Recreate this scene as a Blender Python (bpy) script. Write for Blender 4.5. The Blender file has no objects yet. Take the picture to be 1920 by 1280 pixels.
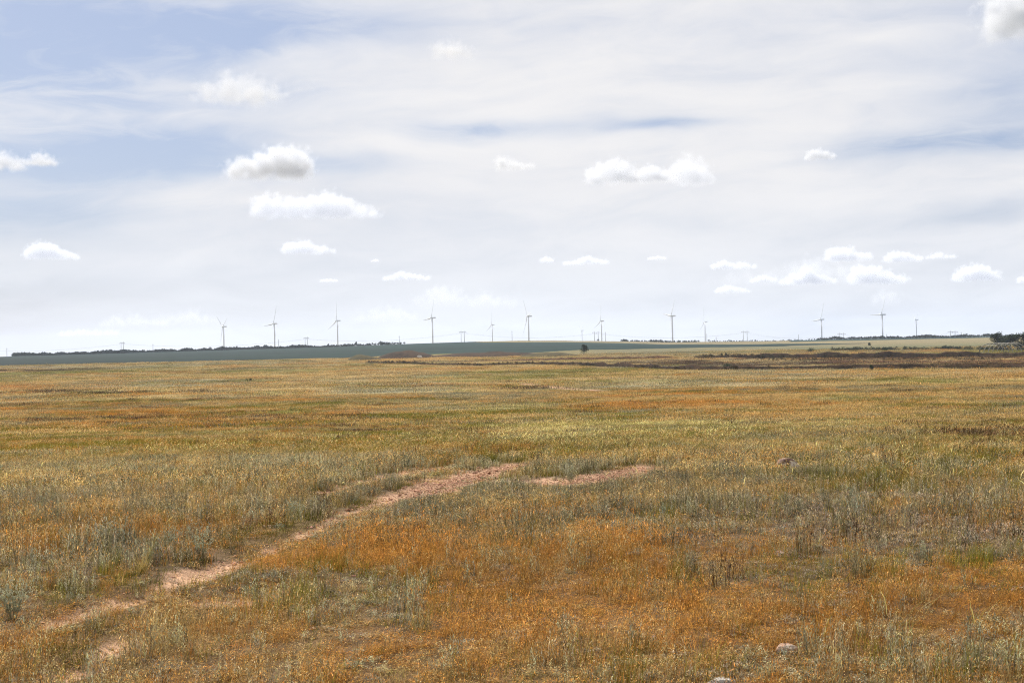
import bpy, bmesh, math, random
import numpy as np
from mathutils import Matrix, Vector

# ------------------------------------------------------------------ scene, camera, sky, sun
S = bpy.context.scene
C = S.collection
R = math.radians
FPX = 50.0 / 36.0 * 1920.0            # focal length in pixels of the photograph
ROLL, PITCH, EYE = R(1.13), math.atan(9.0 / FPX), 1.7

cam = bpy.data.cameras.new('camera')
cam.lens, cam.sensor_width, cam.clip_start, cam.clip_end = 50.0, 36.0, 0.1, 200000.0
cam_o = bpy.data.objects.new('camera', cam)
C.objects.link(cam_o)
CAM_M = Matrix.Translation((0, 0, EYE)) @ Matrix.Rotation(math.pi / 2 + PITCH, 4, 'X') @ Matrix.Rotation(-ROLL, 4, 'Z')
cam_o.matrix_world = CAM_M
S.camera = cam_o
CAM_R = np.array(CAM_M.to_3x3())

SUN_EL, SUN_AZ = R(44), R(-28)        # azimuth from the view direction, minus is to the left
SKY_K = 0.052

S.view_settings.view_transform = 'Standard'
S.view_settings.look = 'None'
S.view_settings.exposure = 0.86
S.view_settings.gamma = 1.0
S.view_settings.use_curve_mapping = False
S.render.engine = 'CYCLES'
cy = S.cycles
cy.use_denoising = True
cy.denoiser = 'OPENIMAGEDENOISE'
cy.denoising_input_passes = 'RGB_ALBEDO_NORMAL'
cy.denoising_prefilter = 'NONE'
cy.use_adaptive_sampling = False
cy.max_bounces = 8
cy.diffuse_bounces = 3
cy.glossy_bounces = 2
cy.transmission_bounces = 3
cy.volume_bounces = 6
cy.transparent_max_bounces = 8
cy.volume_step_rate = 1.5
cy.volume_max_steps = 256
cy.caustics_reflective = cy.caustics_refractive = False
S.render.film_transparent = False
cy.filter_width = 1.1


def ray_dir(px, py):
    d = CAM_R @ np.array([(px - 960.0) / FPX, (640.0 - py) / FPX, -1.0])
    return d / np.linalg.norm(d)


def az_el(px, py):
    d = ray_dir(px, py)
    return math.atan2(d[0], d[1]), math.asin(d[2])


# --- small node helper
class NT:
    def __init__(self, tree):
        self.t, self.n, self.l = tree, tree.nodes, tree.links

    def new(self, kind, **kw):
        nd = self.n.new(kind)
        for k, v in kw.items():
            setattr(nd, k, v)
        return nd

    def put(self, sock, v):
        if hasattr(v, 'is_linked') or isinstance(v, bpy.types.NodeSocket):
            self.l.new(v, sock)
        else:
            sock.default_value = v

    def math(self, op, a, b=None, c=None, clamp=False):
        nd = self.new('ShaderNodeMath', operation=op, use_clamp=clamp)
        self.put(nd.inputs[0], a)
        if b is not None:
            self.put(nd.inputs[1], b)
        if c is not None:
            self.put(nd.inputs[2], c)
        return nd.outputs[0]

    def vmath(self, op, a, b=None, out=0):
        nd = self.new('ShaderNodeVectorMath', operation=op)
        self.put(nd.inputs[0], a)
        if b is not None:
            self.put(nd.inputs[1], b)
        return nd.outputs[out]

    def mix(self, f, a, b, blend='MIX'):
        nd = self.new('ShaderNodeMix', data_type='RGBA', blend_type=blend)
        self.put(nd.inputs[0], f)
        self.put(nd.inputs[6], a)
        self.put(nd.inputs[7], b)
        return nd.outputs[2]

    def ramp(self, v, lo, hi, a=0.0, b=1.0):
        nd = self.new('ShaderNodeMapRange', interpolation_type='SMOOTHSTEP')
        self.put(nd.inputs[0], v)
        for i, x in enumerate((lo, hi, a, b)):
            self.put(nd.inputs[i + 1], x)
        return nd.outputs[0]

    def noise(self, vec, scale, detail=3.0, rough=0.5, dist=0.0, out=0):
        nd = self.new('ShaderNodeTexNoise')
        if vec is not None:
            self.l.new(vec, nd.inputs['Vector'])
        nd.inputs['Scale'].default_value = scale
        nd.inputs['Detail'].default_value = detail
        nd.inputs['Roughness'].default_value = rough
        nd.inputs['Distortion'].default_value = dist
        return nd.outputs[out]

    def xyz(self, x, y, z):
        nd = self.new('ShaderNodeCombineXYZ')
        for i, v in enumerate((x, y, z)):
            self.put(nd.inputs[i], v)
        return nd.outputs[0]


def build_world():
    w = bpy.data.worlds.new('World')
    S.world = w
    w.use_nodes = True
    w.node_tree.nodes.clear()
    t = NT(w.node_tree)
    out = t.new('ShaderNodeOutputWorld')
    bg = t.new('ShaderNodeBackground')
    bg.inputs['Strength'].default_value = SKY_K
    t.l.new(bg.outputs[0], out.inputs[0])
    sky = t.new('ShaderNodeTexSky', sky_type='NISHITA', sun_disc=False)
    sky.sun_elevation, sky.sun_rotation = SUN_EL, SUN_AZ
    sky.air_density, sky.dust_density, sky.ozone_density = 1.0, 1.2, 1.6
    d = t.new('ShaderNodeTexCoord').outputs['Generated']
    sep = t.new('ShaderNodeSeparateXYZ')
    t.l.new(d, sep.inputs[0])
    az = t.math('ARCTAN2', sep.outputs[0], sep.outputs[1])
    el = t.math('ARCSINE', sep.outputs[2])
    # a thin high veil of cloud: wind-drawn streaks, slightly tilted
    u = t.math('ADD', az, t.math('MULTIPLY', el, 1.1))
    v = t.math('SUBTRACT', el, t.math('MULTIPLY', az, 0.10))
    warp = t.noise(t.xyz(t.math('MULTIPLY', az, 4.0), t.math('MULTIPLY', el, 11.0), 3.1), 1.0, 4.0, 0.55, out=1)
    wsep = t.new('ShaderNodeSeparateXYZ')
    t.l.new(warp, wsep.inputs[0])
    wx = t.math('MULTIPLY', t.math('SUBTRACT', wsep.outputs[0], 0.5), 0.10)
    wy = t.math('MULTIPLY', t.math('SUBTRACT', wsep.outputs[1], 0.5), 0.045)
    aw, ew = t.math('ADD', az, wx), t.math('ADD', el, wy)
    streak = t.noise(t.xyz(t.math('MULTIPLY', t.math('ADD', u, wx), 5.0), t.math('MULTIPLY', t.math('ADD', v, wy), 26.0), 7.7), 1.0, 7.0, 0.55, 0.5)
    fine = t.noise(t.xyz(t.math('MULTIPLY', t.math('ADD', u, wx), 16.0), t.math('MULTIPLY', t.math('ADD', v, wy), 60.0), 1.7), 1.0, 8.0, 0.6, 0.8)
    broad = t.noise(t.xyz(t.math('MULTIPLY', u, 2.6), t.math('MULTIPLY', v, 8.0), 5.0), 1.0, 3.0, 0.5)
    # thinner places of the veil, where the blue comes through
    holes = [(90, 70, 330, 120, .50), (420, 70, 260, 60, .42), (640, 40, 160, 40, .2), (230, 285, 270, 55, .62), (60, 400, 210, 60, .50),
             (620, 318, 190, 26, .30), (930, 252, 190, 24, .50), (1240, 240, 110, 14, .40), (1740, 275, 230, 32, .50),
             (1850, 190, 190, 70, .26), (1850, 395, 150, 22, .26), (1300, 425, 330, 34, .14), (1500, 590, 600, 60, .12), (200, 560, 420, 50, .14), (-100, 600, 260, 120, .3), (20, 120, 200, 160, .2), (1900, 60, 200, 120, .16), (1650, 120, 260, 40, .12),
             (500, 190, 320, 40, .25), (1400, 60, 500, 40, .10)]
    hole = None
    for (px, py, rx, ry, amt) in holes:
        a0, e0 = az_el(px, py)
        x = t.math('DIVIDE', t.math('SUBTRACT', aw, a0), rx / FPX)
        y = t.math('DIVIDE', t.math('SUBTRACT', ew, e0), ry / FPX)
        r2 = t.math('ADD', t.math('MULTIPLY', x, x), t.math('MULTIPLY', y, y))
        g = t.math('MULTIPLY', t.math('EXPONENT', t.math('MULTIPLY', r2, -1.0)), amt * 1.4)
        hole = g if hole is None else t.math('ADD', hole, g)
    cov = t.math('ADD', 0.90, t.math('MULTIPLY', t.math('SUBTRACT', streak, 0.5), 0.80))
    cov = t.math('ADD', cov, t.math('MULTIPLY', t.math('SUBTRACT', fine, 0.5), 0.62))
    cov = t.math('ADD', cov, t.math('MULTIPLY', t.math('SUBTRACT', broad, 0.5), 0.35))
    cov = t.math('SUBTRACT', cov, t.math('MULTIPLY', hole, t.ramp(fine, .25, .75, .55, 1.35)))
    cov = t.ramp(cov, 0.0, 1.0)
    tone = t.ramp(t.math('ADD', t.math('MULTIPLY', streak, 0.6), t.math('MULTIPLY', broad, 0.4)), 0.3, 0.7)
    veil = t.mix(tone, (8.35, 8.4, 8.8, 1), (9.65, 9.5, 9.5, 1))
    low = t.ramp(el, 0.0, 0.13)
    veil = t.mix(low, (8.8, 9.05, 9.6, 1), veil)
    blue = t.mix(0.60, sky.outputs[0], (3.5, 4.4, 7.0, 1))
    col = t.mix(cov, blue, veil)
    t.l.new(col, bg.inputs['Color'])


build_world()

sun = bpy.data.lights.new('sun', 'SUN')
sun.energy, sun.angle, sun.color = 5.0, R(0.53), (1.0, 0.94, 0.84)
sun_o = bpy.data.objects.new('sun', sun)
C.objects.link(sun_o)
sd = Vector((math.sin(SUN_AZ) * math.cos(SUN_EL), math.cos(SUN_AZ) * math.cos(SUN_EL), math.sin(SUN_EL)))
sun_o.rotation_euler = sd.to_track_quat('Z', 'Y').to_euler()
sun_o.location = (0, 0, 60)

rng = np.random.default_rng(11)
random.seed(11)


# ------------------------------------------------------------------ helpers
def tag(o, label=None, cat=None, group=None, kind=None):
    if label:
        o['label'] = label
    if cat:
        o['category'] = cat
    if group:
        o['group'] = group
    if kind:
        o['kind'] = kind
    return o


def link(name, mesh, parent=None, mat=None):
    o = bpy.data.objects.new(name, mesh)
    C.objects.link(o)
    if parent is not None:
        o.parent = parent
    if mat is not None and not mesh.materials:
        mesh.materials.append(mat)
    return o


def empty(name, loc, rz=0.0):
    o = bpy.data.objects.new(name, None)
    o.empty_display_size = 0.5
    o.location = loc
    o.rotation_euler = (0, 0, rz)
    C.objects.link(o)
    return o


def copy_tree(o, parent=None):
    c = o.copy()
    C.objects.link(c)
    c.parent = parent
    for ch in list(o.children):
        copy_tree(ch, c)
    return c


def mesh_from(name, verts, faces, smooth=False, attr=None):
    m = bpy.data.meshes.new(name)
    m.from_pydata([tuple(map(float, v)) for v in verts], [], [tuple(map(int, f)) for f in faces])
    if smooth:
        m.polygons.foreach_set('use_smooth', np.ones(len(m.polygons), dtype=bool))
    if attr is not None:
        for k, arr in attr.items():
            a = m.attributes.new(k, 'FLOAT_COLOR', 'POINT')
            arr = np.asarray(arr, dtype=np.float32)
            full = np.ones((len(arr), 4), dtype=np.float32)
            full[:, :arr.shape[1]] = arr
            a.data.foreach_set('color', full.ravel())
    m.update()
    return m


def grid_mesh(name, verts, nr, nc, wrap=False):
    """A mesh from a grid of nr x nc vertices."""
    idx = np.arange(nr * nc).reshape(nr, nc)
    a, b, c, d = idx[:-1, :-1], idx[:-1, 1:], idx[1:, 1:], idx[1:, :-1]
    q = np.stack([a, b, c, d], -1).reshape(-1, 4)
    if wrap:
        q2 = np.stack([idx[:-1, -1], idx[:-1, 0], idx[1:, 0], idx[1:, -1]], -1)
        q = np.concatenate([q, q2])
    m = bpy.data.meshes.new(name)
    m.vertices.add(len(verts))
    m.vertices.foreach_set('co', np.asarray(verts, dtype=np.float32).ravel())
    m.loops.add(q.size)
    m.loops.foreach_set('vertex_index', q.astype(np.int32).ravel())
    m.polygons.add(len(q))
    m.polygons.foreach_set('loop_start', np.arange(0, q.size, 4, dtype=np.int32))
    m.polygons.foreach_set('loop_total', np.full(len(q), 4, dtype=np.int32))
    m.polygons.foreach_set('use_smooth', np.ones(len(q), dtype=bool))
    m.update(calc_edges=True)
    m.validate()
    return m


def vnoise(x, y, seed=0):
    x, y = np.asarray(x, float), np.asarray(y, float)
    ix, iy = np.floor(x).astype(np.int64), np.floor(y).astype(np.int64)
    fx, fy = x - ix, y - iy
    fx, fy = fx * fx * (3 - 2 * fx), fy * fy * (3 - 2 * fy)

    def h(a, b):
        n = (a * 374761393 + b * 668265263 + seed * 974711) & 0x7fffffff
        n = ((n ^ (n >> 13)) * 1274126177) & 0x7fffffff
        n = ((n ^ (n >> 16)) * 69069) & 0x7fffffff
        return (n % 65521) / 65521.0
    return (h(ix, iy) * (1 - fx) + h(ix + 1, iy) * fx) * (1 - fy) + (h(ix, iy + 1) * (1 - fx) + h(ix + 1, iy + 1) * fx) * fy


def fbm(x, y, seed=0, octv=4, gain=0.5):
    s, a, t = 0.0, 1.0, 0.0
    for i in range(octv):
        s = s + a * vnoise(x * 2 ** i + 17.3 * i, y * 2 ** i - 9.1 * i, seed + i)
        t += a
        a *= gain
    return s / t


def project(x, y, z):
    P = np.stack([x, y, z - EYE], -1) @ CAM_R
    w = np.maximum(-P[..., 2], 1e-3)
    return 960 + FPX * P[..., 0] / w, 640 - FPX * P[..., 1] / w


# ------------------------------------------------------------------ terrain
Q_TAB = [(1, None, 1.66), (4, None, 1.68), (7.2, None, 1.70), (12, None, 1.85), (18, None, 2.05), (25, None, 2.4), (35, None, 2.9), (45, None, 3.4), (60, None, 4.2),
         (80, None, 5.2), (110, None, 6.6), (150, None, 8.2), (220, None, 10.2), (300, None, 11.3), (420, None, 12.0), (600, None, 12.4),
         (760, 43, 0), (1000, 25.5, 0), (1200, 14.0, 0), (1500, 8, 0), (1900, 2, 0), (2300, -3.2, 0), (2600, -5, 0)]
_lr = np.log(np.array([t[0] for t in Q_TAB] + [3300, 5000, 8000, 14000], float))
_z = np.array([EYE - (t[1] * t[0] / FPX if t[1] is not None else t[2]) for t in Q_TAB] + [3.0, -6.0, -10.0, -14.0])
_lg = np.linspace(-1, math.log(16000), 2400)
_zg = np.interp(_lg, _lr, _z)
_k = np.exp(-0.5 * (np.arange(-40, 41) / 14.0) ** 2)
_k /= _k.sum()
_zg = np.convolve(np.pad(_zg, 40, mode='edge'), _k, mode='valid')
RX = np.array([-600, 0, 240, 480, 640, 800, 900, 980, 1060, 1150, 1250, 1440, 1540, 1700, 1920, 2600], float)
RQ = np.array([0, 0.6, -1.8, -4.2, -6.5, -9.0, -10.4, -10.6, -9.4, -6.4, -2.8, -.6, -1.6, -1.2, -0.5, 0], float)

RUTS = []


def rut_mask(x, y):
    m = np.zeros(np.shape(x))
    for pts, st in RUTS:
        best = np.full(np.shape(x), 9.0)
        for (x0, y0, w0), (x1, y1, w1) in zip(pts[:-1], pts[1:]):
            dx, dy = x1 - x0, y1 - y0
            L2 = dx * dx + dy * dy + 1e-9
            t = np.clip(((x - x0) * dx + (y - y0) * dy) / L2, 0, 1)
            d = np.hypot(x - x0 - t * dx, y - y0 - t * dy) / (w0 + t * (w1 - w0))
            best = np.minimum(best, d)
        m = np.maximum(m, st * np.clip(1.6 - best, 0, 1))
    return m


def rut_bare(x, y):
    m = rut_mask(x, y)
    r = np.hypot(x, y)
    n = np.where(r < 60, fbm(x * 2.3, y * 2.3, 91, 4), fbm(x * .5, y * .2, 92, 3))
    return np.clip((m * 1.15 + (n - .5) * 1.7 - .42) * 2.2, 0, 1) * (m > .02)


def terrain(x, y, detail=True):
    x, y = np.asarray(x, float), np.asarray(y, float)
    r = np.maximum(np.hypot(x, y), 0.3)
    z = np.interp(np.log(r), _lg, _zg)
    px = np.where(y > 0.05 * r, 960 + FPX * x / np.maximum(y, 0.05 * r), np.where(x > 0, 4000, -2000))
    q = np.interp(px, RX, RQ)
    win = np.interp(r, [1150, 1900, 2600, 3300, 5000], [0, .55, 1, .8, 0])
    z = z - (q + 5) * 2600 / FPX * win
    if detail:
        far = np.clip((r - 30) / 120, 0, 1)
        z = z + 0.10 * (fbm(x / 3.0, y / 3.0, 3, 3) - .5) * np.clip(1.2 - r / 120, 0, 1)
        z = z + 0.9 * (fbm(x / 34.0, y / 34.0, 8, 3) - .5) * far
        z = z + 2.0 * (fbm(x / 160.0, y / 160.0, 12, 2) - .5) * np.clip((r - 900) / 900, 0, 1)
        near = r < 60
        if RUTS and np.any(near):
            m = rut_mask(x, y)
            z = z - 0.07 * m * near
    return z


_rs = np.exp(np.linspace(math.log(3.0), math.log(12000), 9000))


def ground_at(px, py):
    d = ray_dir(px, py)
    hx, hy = d[0] / math.hypot(d[0], d[1]), d[1] / math.hypot(d[0], d[1])
    sl = d[2] / math.hypot(d[0], d[1])
    X, Y = hx * _rs, hy * _rs
    hit = np.nonzero(EYE + sl * _rs <= terrain(X, Y, False))[0]
    i = hit[0] if len(hit) else len(_rs) - 1
    return float(X[i]), float(Y[i])


def on_ground(px, py):
    x, y = ground_at(px, py)
    return Vector((x, y, float(terrain(x, y))))


def at_range(px, r):
    """The ground point on the photo column px at range r."""
    a, _ = az_el(px, 649 - (px - 960) * 0.0197)
    x, y = r * math.sin(a), r * math.cos(a)
    return Vector((x, y, float(terrain(x, y))))


for pix, st in [
    ([(120, 1262, .11), (170, 1235, .11), (250, 1195, .08)], .7),
    ([(60, 1178, .08), (110, 1162, .12), (170, 1143, .13), (300, 1108, .14), (400, 1064, .22), (490, 1030, .20)], .74),
    ([(490, 1030, .12), (600, 985, .12), (690, 952, .2)], .75),
    ([(690, 953, .20), (740, 936, .32), (800, 917, .48), (870, 894, .62), (930, 879, .58), (978, 868, .42)], 1.05),
    ([(600, 925, .22), (700, 898, .42), (790, 882, .45), (850, 872, .3)], .66),
    ([(930, 903, .4), (1000, 900, .6), (1060, 905, .65), (1130, 895, .7), (1180, 882, .65), (1212, 872, .4)], 1.05),
    ([(500, 1105, .25), (420, 1125, .25)], .5),
    ([(800, 716, 2.2), (860, 717, 2.4), (900, 719, 1.8)], .85),
    ([(985, 719, 2.0), (1040, 725, 2.4), (1100, 730, 2.0), (1155, 733, 1.6)], .85),
]:
    RUTS.append(([ground_at(a, b) + (w,) for a, b, w in pix], st))

# ------------------------------------------------------------------ what grows where
SPECIES = ['orange', 'straw', 'sage', 'green', 'plume', 'cushion', 'weed']
COL = np.array([[.365, .180, .043], [.40, .285, .118], [.265, .245, .150], [.158, .145, .022], [.47, .40, .17], [.27, .225, .16], [.085, .052, .030]])
W = dict(
    orange=[.76, .16, .02, .02, .0, .04, .0], orange2=[.55, .24, .10, .04, .0, .07, .0], strawy=[.15, .55, .2, .08, .02, .0, .0],
    sage=[.04, .22, .64, .10, .0, .0, .0], sagetan=[.08, .42, .40, .08, .02, .0, .0], green=[.05, .12, .15, .64, .03, .0, .01],
    yellow=[.12, .2, .03, .61, .04, .0, .0], plume=[.02, .22, .18, .34, .24, .0, .0], cushion=[.10, .05, .16, .08, .0, .60, .01],
    dark=[.08, .06, .20, .44, .0, .22, .0], weed=[.12, .08, .24, .22, .0, .0, .34], gold=[.07, .33, .17, .42, .0, .0, .01], black=[.05, .0, .05, .20, .0, .0, .70], dun=[.12, .12, .12, .18, .0, .1, .36], olive=[.12, .08, .14, .62, .0, .0, .04],
    brown=[.36, .18, .06, .35, .0, .0, .05],
)
W = {k: np.array(v) / sum(v) for k, v in W.items()}
BANDS = [(668, 'gold'), (690, 'gold'), (712, 'strawy'), (735, 'gold'), (752, 'strawy'), (775, 'gold'), (800, 'gold'), (815, 'green'), (845, 'yellow'), (870, 'sage'),
         (915, 'sagetan'), (960, 'sagetan'), (1000, 'orange2'), (1080, 'orange'), (1290, 'orange')]
BLOBS = [  # centre, radii (photo pixels on the ground), what, strength
    (250, 900, 420, 45, 'sage', 1.6), (120, 960, 300, 60, 'strawy', 1.3), (470, 975, 200, 45, 'strawy', 1.8), (560, 900, 160, 30, 'sagetan', 1.5),
    (150, 1080, 260, 50, 'dark', 2.2), (60, 1130, 130, 40, 'dark', 2.4), (330, 1060, 150, 22, 'dark', 1.8), (520, 1000, 60, 14, 'olive', 4.0), (640, 955, 80, 14, 'olive', 2.0),
    (610, 1130, 170, 45, 'dark', 2.3), (640, 1150, 120, 30, 'sage', 2.0), (250, 1190, 250, 40, 'orange2', 1.5), (420, 1100, 150, 30, 'cushion', 1.6),
    (860, 960, 260, 40, 'sagetan', 2.0), (1050, 940, 200, 35, 'sage', 1.8), (1280, 900, 260, 40, 'sagetan', 2.0), (1180, 960, 240, 40, 'sage', 1.3), (1400, 860, 260, 32, 'sage', 1.8),
    (1700, 900, 220, 40, 'green', 2.6), (1650, 860, 200, 16, 'yellow', 2.2), (1830, 812, 130, 24, 'dun', .35), (1800, 800, 150, 18, 'sage', 1.6), (1600, 815, 160, 20, 'sage', 2.0), (1880, 890, 90, 40, 'dark', 2.0), (1880, 850, 90, 20, 'green', 2.0),
    (1240, 805, 260, 12, 'plume', 2.6), (1080, 822, 120, 14, 'plume', 1.5), (1400, 800, 250, 9, 'plume', 2.2), (1050, 850, 140, 18, 'green', 2.0), (1090, 880, 140, 10, 'sage', 3.0),
    (1700, 985, 260, 42, 'cushion', 7.0), (1480, 1005, 190, 34, 'cushion', 4.5), (1330, 1010, 120, 26, 'cushion', 1.5), (1600, 1060, 250, 30, 'dark', 3.0), (1840, 1060, 140, 40, 'dark', 2.2),
    (1430, 1090, 200, 30, 'olive', 1.3), (1300, 1060, 160, 30, 'orange2', 1.2), (1780, 1210, 200, 60, 'sagetan', .8), (1540, 1265, 120, 20, 'sage', 1.2), (1350, 1200, 200, 60, 'orange', 2.6), (700, 1230, 500, 50, 'orange', 2.0),
    (1000, 1070, 260, 60, 'orange', 1.6), (900, 1010, 240, 30, 'orange2', 1.5), 
    (930, 775, 150, 11, 'plume', 2.2), (930, 788, 190, 12, 'yellow', 2.5), (1130, 772, 100, 7, 'olive', 2.4), (1660, 748, 120, 5, 'plume', 2.6), (600, 760, 110, 6, 'olive', 2.0), (520, 777, 160, 6, 'olive', 2.0), (1600, 780, 400, 16, 'strawy', 1.4),
    (200, 770, 320, 16, 'brown', 1.6), (420, 795, 300, 12, 'brown', 1.3), (160, 736, 200, 2.6, 'black', 9.0), (1650, 677, 330, 8, 'dun', 6.0), (1900, 677, 200, 9, 'dun', 6.0), (1420, 679, 140, 6, 'dun', 3.0), (60, 694, 110, 2, 'black', 5.0), (1070, 728, 90, 2.5, 'black', 3.0), (1000, 716, 160, 2, 'olive', 4.0), (780, 722, 220, 3, 'olive', 2.0), (300, 748, 300, 4, 'olive', 2.0), (760, 745, 200, 3, 'brown', 2.0), (700, 800, 300, 6, 'olive', 1.8), (1500, 735, 300, 4, 'olive', 2.0), (1750, 760, 200, 4, 'olive', 2.0), (1300, 755, 300, 4, 'brown', 2.0), (420, 755, 260, 3, 'sage', 2.5), (850, 735, 240, 3, 'sage', 2.5), (120, 740, 190, 5, 'brown', 3.0), (100, 692, 110, 3, 'dark', 3.0), (400, 697, 90, 2.5, 'brown', 2.5),
    (350, 720, 200, 8, 'sage', 1.6), (600, 745, 260, 8, 'sagetan', 1.5), (770, 715, 200, 6, 'sagetan', 1.4), (1280, 715, 260, 10, 'sage', 1.7), (1600, 700, 300, 10, 'strawy', 1.6), (1700, 722, 300, 10, 'gold', 1.2),
    (1080, 745, 160, 8, 'gold', 1.6), (1360, 775, 150, 10, 'strawy', 1.6), (1280, 787, 70, 5, 'sage', 2.4), (1900, 710, 60, 6, 'brown', 2.0), (880, 700, 120, 5, 'gold', 1.8), (1100, 700, 160, 5, 'gold', 2.0), (590, 768, 60, 4, 'green', 2.0),
    (880, 857, 110, 8, 'brown', 2.0), (1830, 770, 160, 8, 'sage', 1.4), (300, 840, 320, 14, 'yellow', 1.2), (1000, 685, 60, 2.4, 'yellow', 2.0),
]


def cover(x, y, px, py):
    """Weights of the plants at ground points, N x 7."""
    r = np.hypot(x, y)
    th, lr = np.arctan2(x, y), np.log(np.maximum(r, 1))
    k = np.interp(py, [660, 760, 1000, 1280], [2, 9, 45, 60])
    wx = (fbm(th * 26, lr * 9, 21, 4) - .5) * 5.0 * k + (fbm(x * .9, y * .9, 51, 3) - .5) * 1.6 * k
    wy = (fbm(th * 22 + 5, lr * 12, 31, 4) - .5) * 2.0 * k + (fbm(x * .9 + 7, y * .9, 61, 3) - .5) * 0.9 * k
    tilt = (px - 960) * 0.0197
    X, Y = px + wx, py + wy
    yb = Y + tilt * np.interp(py, [660, 800, 1000], [1, .5, 0])
    ys = np.array([b[0] for b in BANDS])
    bw = np.array([W[b[1]] for b in BANDS])
    out = np.stack([np.interp(yb, ys, bw[:, i]) for i in range(7)], -1)
    tot = np.ones(len(x))
    for cx, cy_, rx, ry, what, st in BLOBS:
        d2 = ((X - cx) / rx) ** 2 + ((Y - cy_) / ry) ** 2
        g = st * (2.2 if cy_ < 800 else 1.0) * np.exp(-d2 ** 1.5)
        out += g[:, None] * W[what][None]
        tot += g
    out /= tot[:, None]
    # clumping: each kind keeps to its own patches
    for i in range(7):
        n = fbm(x * .55 + 13 * i, y * .55, 71 + i, 3) * .5 + fbm(th * 60 + 3 * i, lr * 26, 81 + i, 3) * .5
        n2 = fbm(th * 11 + 7 * i, lr * 15, 171 + i, 4) * .7 + fbm(th * 45 + 3 * i, lr * 40, 181 + i, 3) * .3
        fr = np.clip((r - 35) / 60, 0, 1)
        out[:, i] *= np.exp((n - .5) * 9.0 * (1 - fr) + (n2 - .5) * 11.0 * fr)
    out /= out.sum(1, keepdims=True)
    return out


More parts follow.
